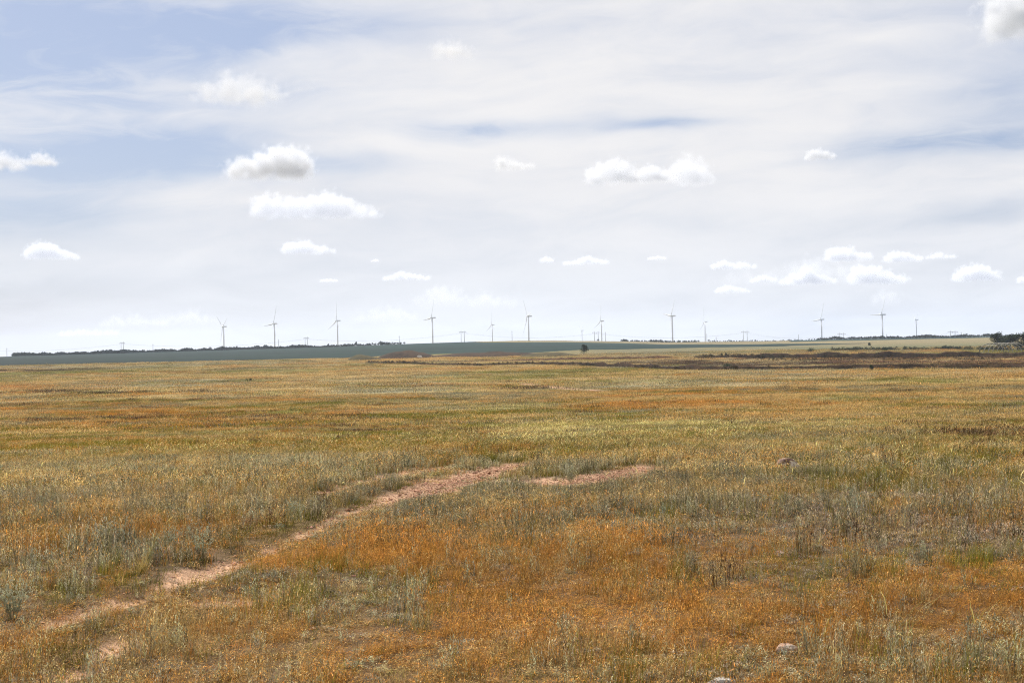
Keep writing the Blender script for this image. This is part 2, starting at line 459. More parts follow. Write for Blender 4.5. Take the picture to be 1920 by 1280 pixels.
def build_ground():
    az = np.concatenate([np.arange(-180, -25, 5.0), np.arange(-25, 25.001, 0.14), np.arange(30, 180, 5.0)])
    az = np.radians(az)
    rr = [0.8]
    while rr[-1] < 640:
        rr.append(rr[-1] * 1.0165)
    while rr[-1] < 3000:
        rr.append(rr[-1] + 12.5)
    while rr[-1] < 13000:
        rr.append(rr[-1] * 1.05)
    rr = np.array(rr)
    A, RR = np.meshgrid(az, rr)
    x, y = (RR * np.sin(A)).ravel(), (RR * np.cos(A)).ravel()
    z = terrain(x, y)
    m = grid_mesh('ground', np.stack([x, y, z], -1), len(rr), len(az), wrap=True)
    # the ground's colour: thatch and soil close by, the crops and stubble of each field far off
    y2 = np.maximum(y, 0.3)
    px, py = project(x, y2, z)
    px, py = np.clip(px, -900, 2900), np.clip(py, 600, 1400)
    r = np.hypot(x, y)
    far = r > 1250
    cw = np.zeros((len(x), 7))
    b = 60000
    for i in range(0, len(x), b):
        s = slice(i, i + b)
        cw[s] = cover(x[s], y[s], px[s], py[s])
    col = cw @ COL
    soil = np.array([.075, .045, .026])
    t = np.clip((r - 20) / 60, 0, 1)[:, None]
    col = col * (.50 + .14 * t) * t + (soil * .7 + col * .12) * (1 - t)
    bare = rut_bare(x, y)[:, None]
    pink = np.array([.315, .196, .126])
    col = col * (1 - bare) + pink * bare
    # fields, limits as ranges from the viewer along each photo column
    cx = px
    f_lo = np.interp(cx, [0, 240, 480, 640, 850, 1000, 1090, 1270, 1440, 1560, 1640, 2100], [1150, 1150, 1170, 1180, 1260, 1240, 1330, 1430, 1500, 1560, 1700, 1700])
    f_hi = np.interp(cx, [-900, 860, 900, 960, 1150, 1300, 1440, 1560, 1640, 2100], [2900, 2900, 2450, 2250, 2100, 1950, 1850, 1720, 1700, 1700])
    wob = 1 + .012 * (fbm(x / 60, y / 60, 5, 3) - .5)
    field = (r * wob > f_lo) & (r < f_hi) & (y > 0)
    crop = np.array([.0065, .0205, .0170])
    row = fbm(np.arctan2(x, y) * 3, r / 70., 15, 3)
    cropc = crop[None] * (.45 + 1.1 * row[:, None]) * np.interp(cx, [0, 800], [.6, 1.0])[:, None] * np.array([1, 1, 1])  # crop darkens to the left: cloud shadow put into its colour
    pale = np.array([.155, .13, .072])[None] * (.75 + .5 * fbm(np.arctan2(x, y) * 9, r / 45., 25, 3)[:, None])
    olive = np.array([.085, .085, .045])[None] * (.8 + .4 * row[:, None])
    strip = (r > 1010 + 140 * (cx < 900)) & (y > 0)
    lft = np.clip((1150 - cx) / 300, 0, 1)[:, None]
    col[strip] = (lft * (.92 * col) + (1 - lft) * (.4 * pale + .6 * olive))[strip]
    g = (r > 1500) & (y > 0) & (cx > 1000)
    col[g] = (pale * .95)[g]
    col[field] = cropc[field]
    rt = (r > 2150) & (cx > 1480) & (y > 0)
    col[rt] = cropc[rt] * 1.1
    ol = (np.abs(r - 1180 - 0.12 * (cx - 1500)) < 55) & (cx > 1420) & (y > 0)
    col[ol] = olive[ol]
    back = (y <= 0)
    col[back] = np.array([.16, .115, .05])
    a = m.attributes.new('cover', 'FLOAT_COLOR', 'POINT')
    full = np.ones((len(col), 4), dtype=np.float32)
    full[:, :3] = col
    full[:, 3] = bare[:, 0]
    a.data.foreach_set('color', full.ravel())
    mt = bpy.data.materials.new('earth')
    mt.use_nodes = True
    t = NT(mt.node_tree)
    bsdf = t.n['Principled BSDF']
    at = t.new('ShaderNodeAttribute', attribute_name='cover')
    co = t.new('ShaderNodeTexCoord').outputs['Object']
    n1 = t.noise(co, 1.3, 6, .65)
    n2 = t.noise(co, 14.0, 5, .7)
    n3 = t.noise(co, 0.11, 5, .6)
    k = t.math('MULTIPLY', t.ramp(n1, .3, .7, .70, 1.3), t.ramp(n2, .3, .7, .72, 1.28))
    k = t.math('MULTIPLY', k, t.ramp(n3, .3, .7, .85, 1.15))
    n4 = t.noise(co, 75.0, 4, .7)
    k = t.math('MULTIPLY', k, t.ramp(n4, .35, .65, .55, 1.5))
    col_ = t.vmath('SCALE', at.outputs['Color'])
    t.l.new(k, col_.node.inputs['Scale'])
    t.l.new(col_, bsdf.inputs['Base Color'])
    bsdf.inputs['Roughness'].default_value = 1.0
    bsdf.inputs['Specular IOR Level'].default_value = 0.05
    bump = t.new('ShaderNodeBump')
    bump.inputs['Strength'].default_value = 0.8
    bump.inputs['Distance'].default_value = 0.05
    t.l.new(t.math('ADD', t.math('MULTIPLY', n2, .6), n1), bump.inputs['Height'])
    t.l.new(bump.outputs[0], bsdf.inputs['Normal'])
    o = link('ground', m, mat=mt)
    tag(o, 'dry rolling steppe with pink bare wheel ruts and a far green field', kind='structure')
    return o


build_ground()


# ------------------------------------------------------------------ plant cover
def leaf_material(name, transl=0.35, instancer=True, base=None):
    mt = bpy.data.materials.new(name)
    mt.use_nodes = True
    t = NT(mt.node_tree)
    t.n.clear()
    out = t.new('ShaderNodeOutputMaterial')
    own = t.new('ShaderNodeAttribute', attribute_name='blade')
    if instancer:
        tint = t.new('ShaderNodeAttribute', attribute_name='tint', attribute_type='INSTANCER').outputs['Color']
        col = t.mix(1.0, own.outputs['Color'], tint, 'MULTIPLY')
    else:
        col = t.mix(1.0, own.outputs['Color'], (*base, 1), 'MULTIPLY')
    d = t.new('ShaderNodeBsdfDiffuse')
    tr = t.new('ShaderNodeBsdfTranslucent')
    mx = t.new('ShaderNodeMixShader')
    mx.inputs[0].default_value = transl
    t.l.new(col, d.inputs[0])
    t.l.new(col, tr.inputs[0])
    t.l.new(d.outputs[0], mx.inputs[1])
    t.l.new(tr.outputs[0], mx.inputs[2])
    t.l.new(mx.outputs[0], out.inputs[0])
    return mt


class Sheaf:
    """Collects blades and small leaves into one mesh."""

    def __init__(self, seed):
        self.v, self.f, self.c = [], [], []
        self.r = random.Random(seed)

    def blade(self, p, az, h, w, lean, curl, col, seg=3, tip=0.15, wmid=None):
        dx, dy = math.cos(az), math.sin(az)
        sx, sy = -dy, dx
        ang = lean
        x, y, z = p
        n0 = len(self.v)
        st = h / seg
        tw = self.r.uniform(-.9, .9)
        for i in range(seg + 1):
            u = i / seg
            ww = w * (1 - u * (1 - tip)) if wmid is None else w * (.35 + wmid * math.sin(math.pi * min(1, u * 1.05)))
            cx, cyy = sx * math.cos(tw) + dx * math.sin(tw), sy * math.cos(tw) + dy * math.sin(tw)
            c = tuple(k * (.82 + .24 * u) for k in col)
            self.v += [(x - cx * ww / 2, y - cyy * ww / 2, z), (x + cx * ww / 2, y + cyy * ww / 2, z)]
            self.c += [c, c]
            if i:
                a = n0 + 2 * i
                self.f.append((a - 2, a - 1, a + 1, a))
            x += dx * math.sin(ang) * st
            y += dy * math.sin(ang) * st
            z += math.cos(ang) * st
            ang += curl / seg
        return x, y, z

    def leaf(self, p, az, up, ln, w, col):
        dx, dy, dz = math.cos(az) * math.cos(up), math.sin(az) * math.cos(up), math.sin(up)
        sx, sy = -math.sin(az), math.cos(az)
        n0 = len(self.v)
        x, y, z = p
        self.v += [(x, y, z), (x + dx * ln * .5 + sx * w / 2, y + dy * ln * .5 + sy * w / 2, z + dz * ln * .5), (x + dx * ln, y + dy * ln, z + dz * ln),
                   (x + dx * ln * .5 - sx * w / 2, y + dy * ln * .5 - sy * w / 2, z + dz * ln * .5)]
        self.c += [col] * 4
        self.f.append((n0, n0 + 1, n0 + 2, n0 + 3))

    def spray(self, p, n, r0, ln, w, col, flat=1.0):
        rd = self.r
        for _ in range(n):
            a, e = rd.uniform(0, 6.283), rd.uniform(-.5, 1.4)
            q = (p[0] + rd.gauss(0, r0), p[1] + rd.gauss(0, r0), p[2] + rd.gauss(0, r0) * flat)
            k = rd.uniform(.75, 1.25)
            self.leaf(q, a, e, ln * rd.uniform(.6, 1.3), w, tuple(c * k for c in col))

    def mesh(self, name):
        m = mesh_from(name, self.v, self.f, attr={'blade': self.c})
        return m


def patch(kind, rad, n, wk, hk, seed, seg=3):
    """One tuft or patch of a kind: n stems over a disc of radius rad; wk widens stems, hk scales height."""
    s = Sheaf(seed)
    rd = s.r
    if kind in ('orange', 'straw'):
        n = int(n * 1.55)
    elif kind == 'sage':
        n = int(n * .75)
    for _ in range(n):
        a, q = rd.uniform(0, 6.283), rad * math.sqrt(rd.random())
        p = (q * math.cos(a), q * math.sin(a), -0.015)
        g = rd.choice((rd.uniform(.18, .5), rd.uniform(.6, 1.15), rd.uniform(1.1, 2.0)))
        col = (g * rd.uniform(.92, 1.08), g * rd.uniform(.9, 1.06), g * rd.uniform(.8, 1.15))
        az = rd.uniform(0, 6.283)
        wind = rd.random() < .6
        if wind:
            az = rd.gauss(0.35, .6)
        if kind in ('orange', 'straw'):
            h = hk * rd.uniform(.08, .24)
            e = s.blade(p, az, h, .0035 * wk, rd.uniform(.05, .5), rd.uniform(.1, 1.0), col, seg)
            if rd.random() < .5:                     # dead litter lying at the foot
                s.leaf((p[0] * 1.5 + rd.gauss(0, .02), p[1] * 1.5 + rd.gauss(0, .02), rd.uniform(.004, .03)), rd.uniform(0, 6.283), rd.uniform(-.1, .25), .07 * rd.uniform(.5, 1.3) * wk ** .5, .004 * wk, tuple(c * .8 for c in col))
            if rd.random() < .55:
                s.spray(e, 3, .012 * wk ** .5, .022 * wk ** .6, .006 * wk, tuple(c * 1.15 for c in col))
        elif kind == 'green':
            h = hk * rd.uniform(.14, .34)
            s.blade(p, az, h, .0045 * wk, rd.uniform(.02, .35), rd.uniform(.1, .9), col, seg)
        elif kind == 'plume':
            h = hk * rd.uniform(.2, .36)
            if rd.random() < .68:
                s.blade(p, az, h * .8, .004 * wk, rd.uniform(.02, .3), rd.uniform(.1, .7), (col[0] * .42, col[1] * .48, col[2] * .35), seg)
            else:
                e = s.blade(p, az, h * .75, .003 * wk, rd.uniform(.02, .25), rd.uniform(.2, .5), (col[0] * .6, col[1] * .6, col[2] * .5), 2)
                s.blade(e, az + rd.uniform(-.2, .2), h * .6, .0065 * wk ** .85, rd.uniform(.4, .9), rd.uniform(.5, 1.2), tuple(c * 1.05 for c in col), 3, wmid=.8)
        elif kind == 'sage':
            h = hk * rd.uniform(.09, .27)
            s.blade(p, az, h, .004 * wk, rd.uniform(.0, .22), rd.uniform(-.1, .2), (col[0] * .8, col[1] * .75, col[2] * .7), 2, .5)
            k = max(4, int(9 / wk ** .5))
            for i in range(k):
                u = (i + rd.random()) / k
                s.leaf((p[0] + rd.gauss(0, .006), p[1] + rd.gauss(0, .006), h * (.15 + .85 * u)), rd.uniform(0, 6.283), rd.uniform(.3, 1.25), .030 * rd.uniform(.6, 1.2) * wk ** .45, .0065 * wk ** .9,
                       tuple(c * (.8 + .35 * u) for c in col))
        elif kind == 'cushion':
            h = hk * .10 * max(.1, 1 - (q / rad) ** 2)
            for i in range(5):
                s.leaf((p[0] + rd.gauss(0, .01), p[1] + rd.gauss(0, .01), h * rd.uniform(.5, 1.0)), rd.uniform(0, 6.283), rd.uniform(-.1, 1.2), .026 * rd.uniform(.6, 1.4) * wk ** .6, .009 * wk ** .8, col)
        elif kind == 'weed':
            h = hk * rd.uniform(.15, .38)
            e = s.blade(p, az, h, .005 * wk, rd.uniform(.0, .3), rd.uniform(-.1, .3), col, 2, .6)
            for i in range(4):
                u = .35 + .65 * rd.random()
                s.leaf((p[0] + (e[0] - p[0]) * u, p[1] + (e[1] - p[1]) * u, h * u), rd.uniform(0, 6.283), rd.uniform(.2, 1.2), .04 * rd.uniform(.6, 1.3) * wk ** .5, .009 * wk ** .8, tuple(c * 1.1 for c in col))
    return s.mesh(kind + '_tuft')


def scatter(name, protos, pts, rots, scl, idx, tint, mat, hidden):
    """A stuff object: tufts set on points by geometry nodes."""
    col = bpy.data.collections.new('tufts_' + name)
    for i, m in enumerate(protos):
        m.materials.append(mat)
        o = bpy.data.objects.new('tuft_%s_%03d' % (name, i), m)
        col.objects.link(o)
    me = bpy.data.meshes.new(name)
    n = len(pts)
    me.vertices.add(n)
    me.vertices.foreach_set('co', np.asarray(pts, np.float32).ravel())
    a = me.attributes.new('rot', 'FLOAT_VECTOR', 'POINT'); a.data.foreach_set('vector', np.asarray(rots, np.float32).ravel())
    a = me.attributes.new('size', 'FLOAT_VECTOR', 'POINT'); a.data.foreach_set('vector', np.asarray(scl, np.float32).ravel())
    a = me.attributes.new('pick', 'INT', 'POINT'); a.data.foreach_set('value', np.asarray(idx, np.int32))
    a = me.attributes.new('tint', 'FLOAT_COLOR', 'POINT')
    full = np.ones((n, 4), np.float32); full[:, :3] = tint
    a.data.foreach_set('color', full.ravel())
    o = link(name, me)
    ng = bpy.data.node_groups.new('scatter_' + name, 'GeometryNodeTree')
    ng.interface.new_socket('Geometry', in_out='INPUT', socket_type='NodeSocketGeometry')
    ng.interface.new_socket('Geometry', in_out='OUTPUT', socket_type='NodeSocketGeometry')
    t = NT(ng)
    gi, go = t.new('NodeGroupInput'), t.new('NodeGroupOutput')
    ci = t.new('GeometryNodeCollectionInfo')
    ci.inputs['Collection'].default_value = col
    ci.inputs['Separate Children'].default_value = True
    ci.inputs['Reset Children'].default_value = True
    ip = t.new('GeometryNodeInstanceOnPoints')
    ip.inputs['Pick Instance'].default_value = True

    def attr(nm, ty):
        nd = t.new('GeometryNodeInputNamedAttribute', data_type=ty)
        nd.inputs['Name'].default_value = nm
        return nd.outputs['Attribute']
    t.l.new(gi.outputs[0], ip.inputs['Points'])
    t.l.new(ci.outputs[0], ip.inputs['Instance'])
    t.l.new(attr('pick', 'INT'), ip.inputs['Instance Index'])
    e2r = t.new('FunctionNodeEulerToRotation')
    t.l.new(attr('rot', 'FLOAT_VECTOR'), e2r.inputs[0])
    t.l.new(e2r.outputs[0], ip.inputs['Rotation'])
    t.l.new(attr('size', 'FLOAT_VECTOR'), ip.inputs['Scale'])
    t.l.new(ip.outputs[0], go.inputs[0])
    md = o.modifiers.new('scatter', 'NODES')
    md.node_group = ng
    return o


LODS = [  # range from-to, tufts per m2, tuft radius, stems, stem widening, height
    (3.2, 13, 230, .075, 18, .62, .60), (13, 26, 120, .11, 18, 1.0, .70), (26, 60, 32, .24, 28, 1.8, .85),
    (60, 150, 6.0, .60, 38, 3.6, .95), (150, 380, .60, 2.1, 80, 8.0, 1.0), (380, 1150, .08, 6.0, 120, 17.0, 1.1)]
NV = 4


def build_cover():
    P, L = [], []
    for k, (r0, r1, den, rad, n, wk, hk) in enumerate(LODS):
        half = R(22.5)
        area = half * (r1 * r1 - r0 * r0) * 1.0
        extra = 3.0 if r1 < 70 else 0.0
        tot = int(area * den)
        th = rng.uniform(-half, half, tot)
        rr = np.sqrt(rng.uniform(r0 * r0, r1 * r1, tot))
        x, y = rr * np.sin(th), rr * np.cos(th)
        x = x + np.sign(x) * 0 if not extra else x * (1 + extra / (rr * math.tan(half)))
        P.append(np.stack([x, y], -1))
        L.append(np.full(tot, k))
    half = R(22.5)
    tot = int(half * (17 ** 2 - 3.2 ** 2) * 190)
    th, rr = rng.uniform(-half, half, tot), np.sqrt(rng.uniform(3.2 ** 2, 17 ** 2, tot))
    P.append(np.stack([rr * np.sin(th) * (1 + 3.0 / (rr * math.tan(half))), rr * np.cos(th)], -1))
    L.append(np.full(tot, 0))
    n_litter = tot
    P, L = np.concatenate(P), np.concatenate(L)
    litter = np.zeros(len(P), bool)
    litter[-n_litter:] = True                     # low matted growth and dead stems between the tufts
    x, y = P[:, 0], P[:, 1]
    z = terrain(x, y)
    px, py = project(x, y, z)
    cw = np.zeros((len(x), 7))
    for i in range(0, len(x), 60000):
        s = slice(i, i + 60000)
        cw[s] = cover(x[s], y[s], px[s], py[s])
    r = np.hypot(x, y)
    bare = rut_bare(x, y)
    gap = .5 * fbm(x * 1.7, y * 1.7, 101, 3) + .5 * fbm(x * 6.0, y * 6.0, 103, 2)
    gap = np.where(r < 26, gap, fbm(x * 1.2, y * 1.2, 101, 3))
    keep = (rng.random(len(x)) > bare * 1.02) & ((rng.random(len(x)) < np.clip((gap - .40) * 6.0, .30, 1)) | litter)
    # sparse, trodden ground beside the ruts near the viewer
    trod = np.exp(-(((px - 330) / 420) ** 2 + ((py - 1150) / 110) ** 2)) * .12 + np.exp(-(((px - 1600) / 300) ** 2 + ((py - 985) / 45) ** 2)) * .50
    keep &= (rng.random(len(x)) > trod) | litter
    keep &= ~litter | (rng.random(len(x)) > 1.5 * cw[:, 5] + trod * .8)
    cw[:, 4] *= np.where(r < 22, .25, 1)
    cw /= cw.sum(1, keepdims=True)
    cum = np.cumsum(cw, 1)
    u = rng.random(len(x))
    sp = np.minimum((u[:, None] > cum).sum(1), 6)
    rut = np.clip(rut_mask(x, y) * 1.0, 0, 1)
    low = np.zeros(len(x))                        # trodden short growth on the near side of the ruts
    for dd in (.3, .7, 1.1, 1.6, 2.1):
        f = 1 + dd / np.maximum(r, 1)
        low = np.maximum(low, (rut_mask(x * f, y * f) > .35) * 1.0 * (r > 14))
    hmap = (.62 + .75 * fbm(x * .7, y * .7, 111, 3)) * np.where(r < 26, np.clip(.50 + (gap - .40) * 3.0, .32, 1.5), 1)
    hmap = np.where(litter, .28, hmap)
    edge = np.zeros(len(x), bool)                 # low green growth on the far lip of the ruts, its tint darkened for shade
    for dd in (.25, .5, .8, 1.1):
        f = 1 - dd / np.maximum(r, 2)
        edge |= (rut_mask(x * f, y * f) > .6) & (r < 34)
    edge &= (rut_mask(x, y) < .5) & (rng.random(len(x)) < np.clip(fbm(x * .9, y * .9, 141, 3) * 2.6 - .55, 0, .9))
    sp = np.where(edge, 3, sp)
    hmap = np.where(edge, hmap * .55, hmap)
    names = {'orange': ('dry_grass', 'short rust orange dry grass carpeting the near slope'), 'straw': ('straw_grass', 'pale straw coloured dry grass mixed through the steppe'),
             'sage': ('sage_scrub', 'low grey green wormwood growing in drifts on the steppe'), 'green': ('green_grass', 'yellow green grass growing in bands across the plain'),
             'plume': ('feather_grass', 'pale arching feather grass plumes bent by the wind'), 'cushion': ('low_groundcover', 'grey brown mat of low cushion plants with bare gaps'),
             'weed': ('brown_weeds', 'dark reddish brown weeds standing among the grass')}
    for i, kind in enumerate(SPECIES):
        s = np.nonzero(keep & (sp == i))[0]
        protos = []
        for k, (r0, r1, den, rad, n, wk, hk) in enumerate(LODS):
            for v in range(NV):
                protos.append(patch(kind, rad, n, wk, hk, 1000 * i + 10 * k + v, 3 if k < 2 else 2))
        m = len(s)
        rot = np.stack([rng.normal(0, .06, m), rng.normal(0, .06, m), np.where(rng.random(m) < .5, rng.normal(0, .5, m), rng.uniform(0, 6.28, m))], -1)
        sc = hmap[s] * rng.uniform(.75, 1.25, m) * (1 - .40 * rut[s]) * (1 - .55 * low[s])
        xy = rng.uniform(.85, 1.2, m)
        size = np.stack([xy, xy, sc], -1)
        idx = L[s] * NV + rng.integers(0, NV, m)
        big = fbm(x[s] * .35, y[s] * .35, 131 + i, 3)
        tint = COL[i][None] * (rng.uniform(.78, 1.22, m) * (.50 + 1.0 * big))[:, None]
        tint = tint * np.where(edge[s], .55, 1.0)[:, None]  # shade behind the ruts put into the plant colour
        hue = rng.normal(0, .06, (m, 1))
        tint = tint * np.concatenate([1 + hue, 1 + 0 * hue, 1 - hue], 1)
        mt = leaf_material('leaf_' + kind, .30)
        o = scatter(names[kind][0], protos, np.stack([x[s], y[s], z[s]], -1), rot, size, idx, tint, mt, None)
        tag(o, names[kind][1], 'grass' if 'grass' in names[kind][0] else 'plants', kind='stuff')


build_cover()

# ------------------------------------------------------------------ materials for built things
def plain(name, col, rough=0.6, metal=0.0, var=0.12, scale=3.0):
    mt = bpy.data.materials.new(name)
    mt.use_nodes = True
    t = NT(mt.node_tree)
    b = t.n['Principled BSDF']
    co = t.new('ShaderNodeTexCoord').outputs['Object']
    n = t.noise(co, scale, 5, .6)
    c = t.mix(n, tuple(k * (1 - var) for k in col) + (1,), tuple(min(1, k * (1 + var)) for k in col) + (1,))
    t.l.new(c, b.inputs['Base Color'])
    b.inputs['Roughness'].default_value = rough
    b.inputs['Metallic'].default_value = metal
    return mt


M_TURB = plain('turbine_paint', (.56, .59, .63), .5, var=.05, scale=.2)
M_CONC = plain('pole_concrete', (.24, .245, .25), .9, scale=.6)
M_STEEL = plain('weathered_steel', (.07, .065, .06), .6, .3)
M_RIB = plain('pale_steel_rib', (.20, .19, .165), .6, .2)
M_WIRE = plain('wire_metal', (.12, .125, .13), .5, .5)
M_BARK = plain('bark', (.09, .07, .055), .95)
M_LEAF = leaf_material('tree_leaf', .25, False, (.024, .038, .016))
M_FARLEAF = leaf_material('far_leaf', .25, False, (.020, .030, .018))
M_SCRUB = leaf_material('scrub_leaf', .2, False, (.055, .040, .020))
M_SAGE = leaf_material('sage_leaf', .25, False, (.30, .30, .20))
M_STRAW = leaf_material('straw_leaf', .3, False, (.42, .32, .13))
M_BRIND = leaf_material('brown_leaf', .2, False, (.09, .06, .035))
M_YEL = leaf_material('yellow_petal', .3, False, (.70, .52, .06))


# ------------------------------------------------------------------ banks and mounds of the plain
def earth_material(name, a, b, scale):
    mt = bpy.data.materials.new(name)
    mt.use_nodes = True
    t = NT(mt.node_tree)
    p = t.n['Principled BSDF']
    co = t.new('ShaderNodeTexCoord').outputs['Object']
    n = t.math('ADD', t.math('MULTIPLY', t.noise(co, scale, 6, .65), .6), t.math('MULTIPLY', t.noise(co, scale * .13, 4, .6), .4))
    t.l.new(t.mix(t.ramp(n, .36, .62), (*a, 1), (*b, 1)), p.inputs['Base Color'])
    p.inputs['Roughness'].default_value = 1
    p.inputs['Specular IOR Level'].default_value = .05
    bp = t.new('ShaderNodeBump')
    bp.inputs['Strength'].default_value = .8
    bp.inputs['Distance'].default_value = .3
    t.l.new(n, bp.inputs['Height'])
    t.l.new(bp.outputs[0], p.inputs['Normal'])
    return mt


M_BANK = earth_material('bank_earth', (.016, .011, .006), (.050, .028, .014), .7)
M_REDBANK = earth_material('red_bank_earth', (.035, .018, .010), (.12, .06, .032), .6)
M_MOUND = earth_material('mound_earth', (.018, .012, .007), (.055, .033, .019), .35)
M_MOUNDG = earth_material('mound_turf', (.028, .025, .010), (.07, .055, .024), .35)


def resample(pts, step):
    out = [pts[0]]
    for a, b in zip(pts[:-1], pts[1:]):
        n = max(1, int((Vector(b[:2]) - Vector(a[:2])).length / step))
        for i in range(1, n + 1):
            t = i / n
            out.append(tuple(a[j] + (b[j] - a[j]) * t for j in range(len(a))))
    return out


def bank(name, pix, label, mat, front, back, seed, step=2.2):
    """A long low bank along photo points (x, y, height in m): steep towards the viewer, gentle behind."""
    pts = resample([ground_at(a, b) + (h,) for a, b, h in pix], step)
    prof = [(-front - 1.5, -.25), (-front, .0), (-front * .6, .35), (-front * .25, .8), (0, 1.0), (back * .3, .92), (back * .7, .5), (back, .1), (back + 3, -.3)]
    V = []
    for i, (x, y, h) in enumerate(pts):
        r = math.hypot(x, y)
        ux, uy = x / r, y / r
        end = min(1.0, i / 6.0, (len(pts) - 1 - i) / 6.0)
        n = float(fbm(np.array(i * step * .09), np.array(seed * 3.3), seed, 4))
        n2 = float(fbm(np.array(i * step * .5), np.array(seed * 7.3), seed + 5, 3))
        hh = h * (.45 + 1.1 * n) * (.8 + .4 * n2) * max(.02, end)
        off = (n2 - .5) * 3.0
        for d, k in prof:
            X, Y = x + ux * (d + off), y + uy * (d + off)
            V.append((X, Y, float(terrain(X, Y)) + (hh * k if k > 0 else k)))
    o = link(name, grid_mesh(name, V, len(pts), len(prof)), mat=mat)
    tag(o, label, kind='structure')
    return pts


lower = bank('earth_bank', [(690, 680.5, .7), (760, 682, 1.1), (830, 684.5, 1.3), (900, 686, 1.2), (1000, 683, 1.2), (1080, 685, 1.6), (1160, 688, 2.0), (1240, 692, 2.1), (1320, 694, 1.8), (1420, 693.5, 1.6),
                            (1520, 692, 1.7), (1640, 691, 1.8), (1760, 690.5, 1.9), (1880, 690, 1.9), (2080, 689, 1.6)], 'long low dark earth bank crossing the plain', M_BANK, 2.2, 9, 3)
upper = bank('earth_bank', [(770, 677.5, .5), (880, 677, .9), (990, 676, 1.1), (1090, 674.5, 1.2), (1180, 673, 1.2), (1240, 671.5, 1.2), (1290, 671, .7)], 'thin red earth bank behind the long dark one', M_REDBANK, 2, 8, 7)
right = bank('earth_bank', [(1290, 671.5, .6), (1370, 671, 1.3), (1430, 672, 2.4), (1500, 672, 3.0), (1580, 671.5, 3.2), (1660, 671, 3.4), (1740, 670, 3.0), (1820, 669, 2.6), (1920, 668, 2.6), (2080, 667, 2)],
             'broad dark scrubby bank on the far side of the plain', M_BANK, 3, 14, 13)
mid = bank('earth_bank', [(1500, 681, .4), (1580, 680.5, .8), (1680, 680, .9), (1760, 681, .7), (1860, 679, 1.0), (1960, 678, .8)], 'reddish strip of broken earth between two dark banks', M_REDBANK, 1.6, 10, 17)


def mound(name, px, py, wx, h, depth, label, mat, seed, skew=0.0):
    h *= 1.45
    c = on_ground(px, py)
    r = math.hypot(c.x, c.y)
    w = wx / FPX * r / 2
    ux, uy = c.x / r, c.y / r
    V, n, m = [], 34, 14
    for i in range(n + 1):
        s = -1.15 + 2.3 * i / n
        for j in range(m + 1):
            t = -1.15 + 2.3 * j / m
            X, Y = c.x + uy * s * w + ux * t * depth, c.y - ux * s * w + uy * t * depth
            q = math.hypot(s - skew * (1 - abs(s)), t)
            k = max(0, math.cos(min(q, 1.0) * math.pi / 2)) ** .85
            z = h * k * (.7 + .6 * float(fbm(np.array(X * .11), np.array(Y * .11), seed, 4)))
            V.append((X, Y, float(terrain(X, Y, False)) + (z if q < 1 else -.6)))
    o = link(name, grid_mesh(name, V, n + 1, m + 1), mat=mat)
    return tag(o, label, kind='structure')


mound('earth_mound', 765, 670.5, 118, 3.6, 22, 'dark rounded earth mound below the green field', M_MOUND, 31, -.15)
mound('earth_mound', 683, 674, 66, 2.7, 20, 'low grassy mound left of the dark rounded one', M_MOUNDG, 33, -.3)
mound('earth_mound', 915, 667, 240, 2.1, 24, 'long low brown rise right of the rounded mound', M_MOUND, 35)
mound('earth_mound', 1030, 667.5, 120, 1.9, 22, 'faint brown turf rise left of the lone tree', M_MOUNDG, 37)


# scrub along the banks: one mass of leafy clumps
def clump(seed, n=130, r=.5):
    s = Sheaf(seed)
    rd = s.r
    for _ in range(n):
        a, q, z = rd.uniform(0, 6.283), r * math.sqrt(rd.random()), rd.random()
        q *= (1 - .55 * z * z)
        g = rd.uniform(.55, 1.45)
        s.leaf((q * math.cos(a), q * math.sin(a), z * r * 1.25), rd.uniform(0, 6.283), rd.uniform(-.2, 1.4), r * rd.uniform(.22, .45), r * rd.uniform(.10, .2), (g, g * rd.uniform(.85, 1.15), g * .95))
    return s.mesh('scrub_clump')


def scrub_mass(name, lines, label, mat, tint, cat='scrub'):
    pts, size = [], []
    for line, per_m, spread, s0, s1, up in lines:
        L = resample([tuple(q[:2]) for q in line], 2.0)
        for i, (x, y) in enumerate(L):
            dens = per_m * 2.0 * float(np.clip(2.4 * fbm(np.array(i * .16), np.array(len(L) * .1), 41, 4) - .55, 0, 1.6))
            for _ in range(int(dens + rng.random())):
                ux, uy = x / math.hypot(x, y), y / math.hypot(x, y)
                d = rng.normal(0, spread) + up
                X, Y = x + ux * d + rng.normal(0, 1), y + uy * d + rng.normal(0, .5)
                k = rng.uniform(s0, s1)
                pts.append((X, Y, float(terrain(X, Y)) - .1 + rng.uniform(0, .25)))
                size.append((k * rng.uniform(.8, 1.4), k * rng.uniform(.8, 1.4), k * rng.uniform(.6, 1.2)))
    n = len(pts)
    rot = np.stack([rng.normal(0, .1, n), rng.normal(0, .1, n), rng.uniform(0, 6.28, n)], -1)
    t = np.array(tint)[None] * rng.uniform(.5, 1.5, (n, 1)) * (1 + rng.normal(0, .08, (n, 3)))
    o = scatter(name, [clump(500 + i) for i in range(5)], pts, rot, size, rng.integers(0, 5, n), t, mat, None)
    tag(o, label, cat, kind='stuff')
    return o


def line_px(*p):
    return [ground_at(a, b) for a, b in p]


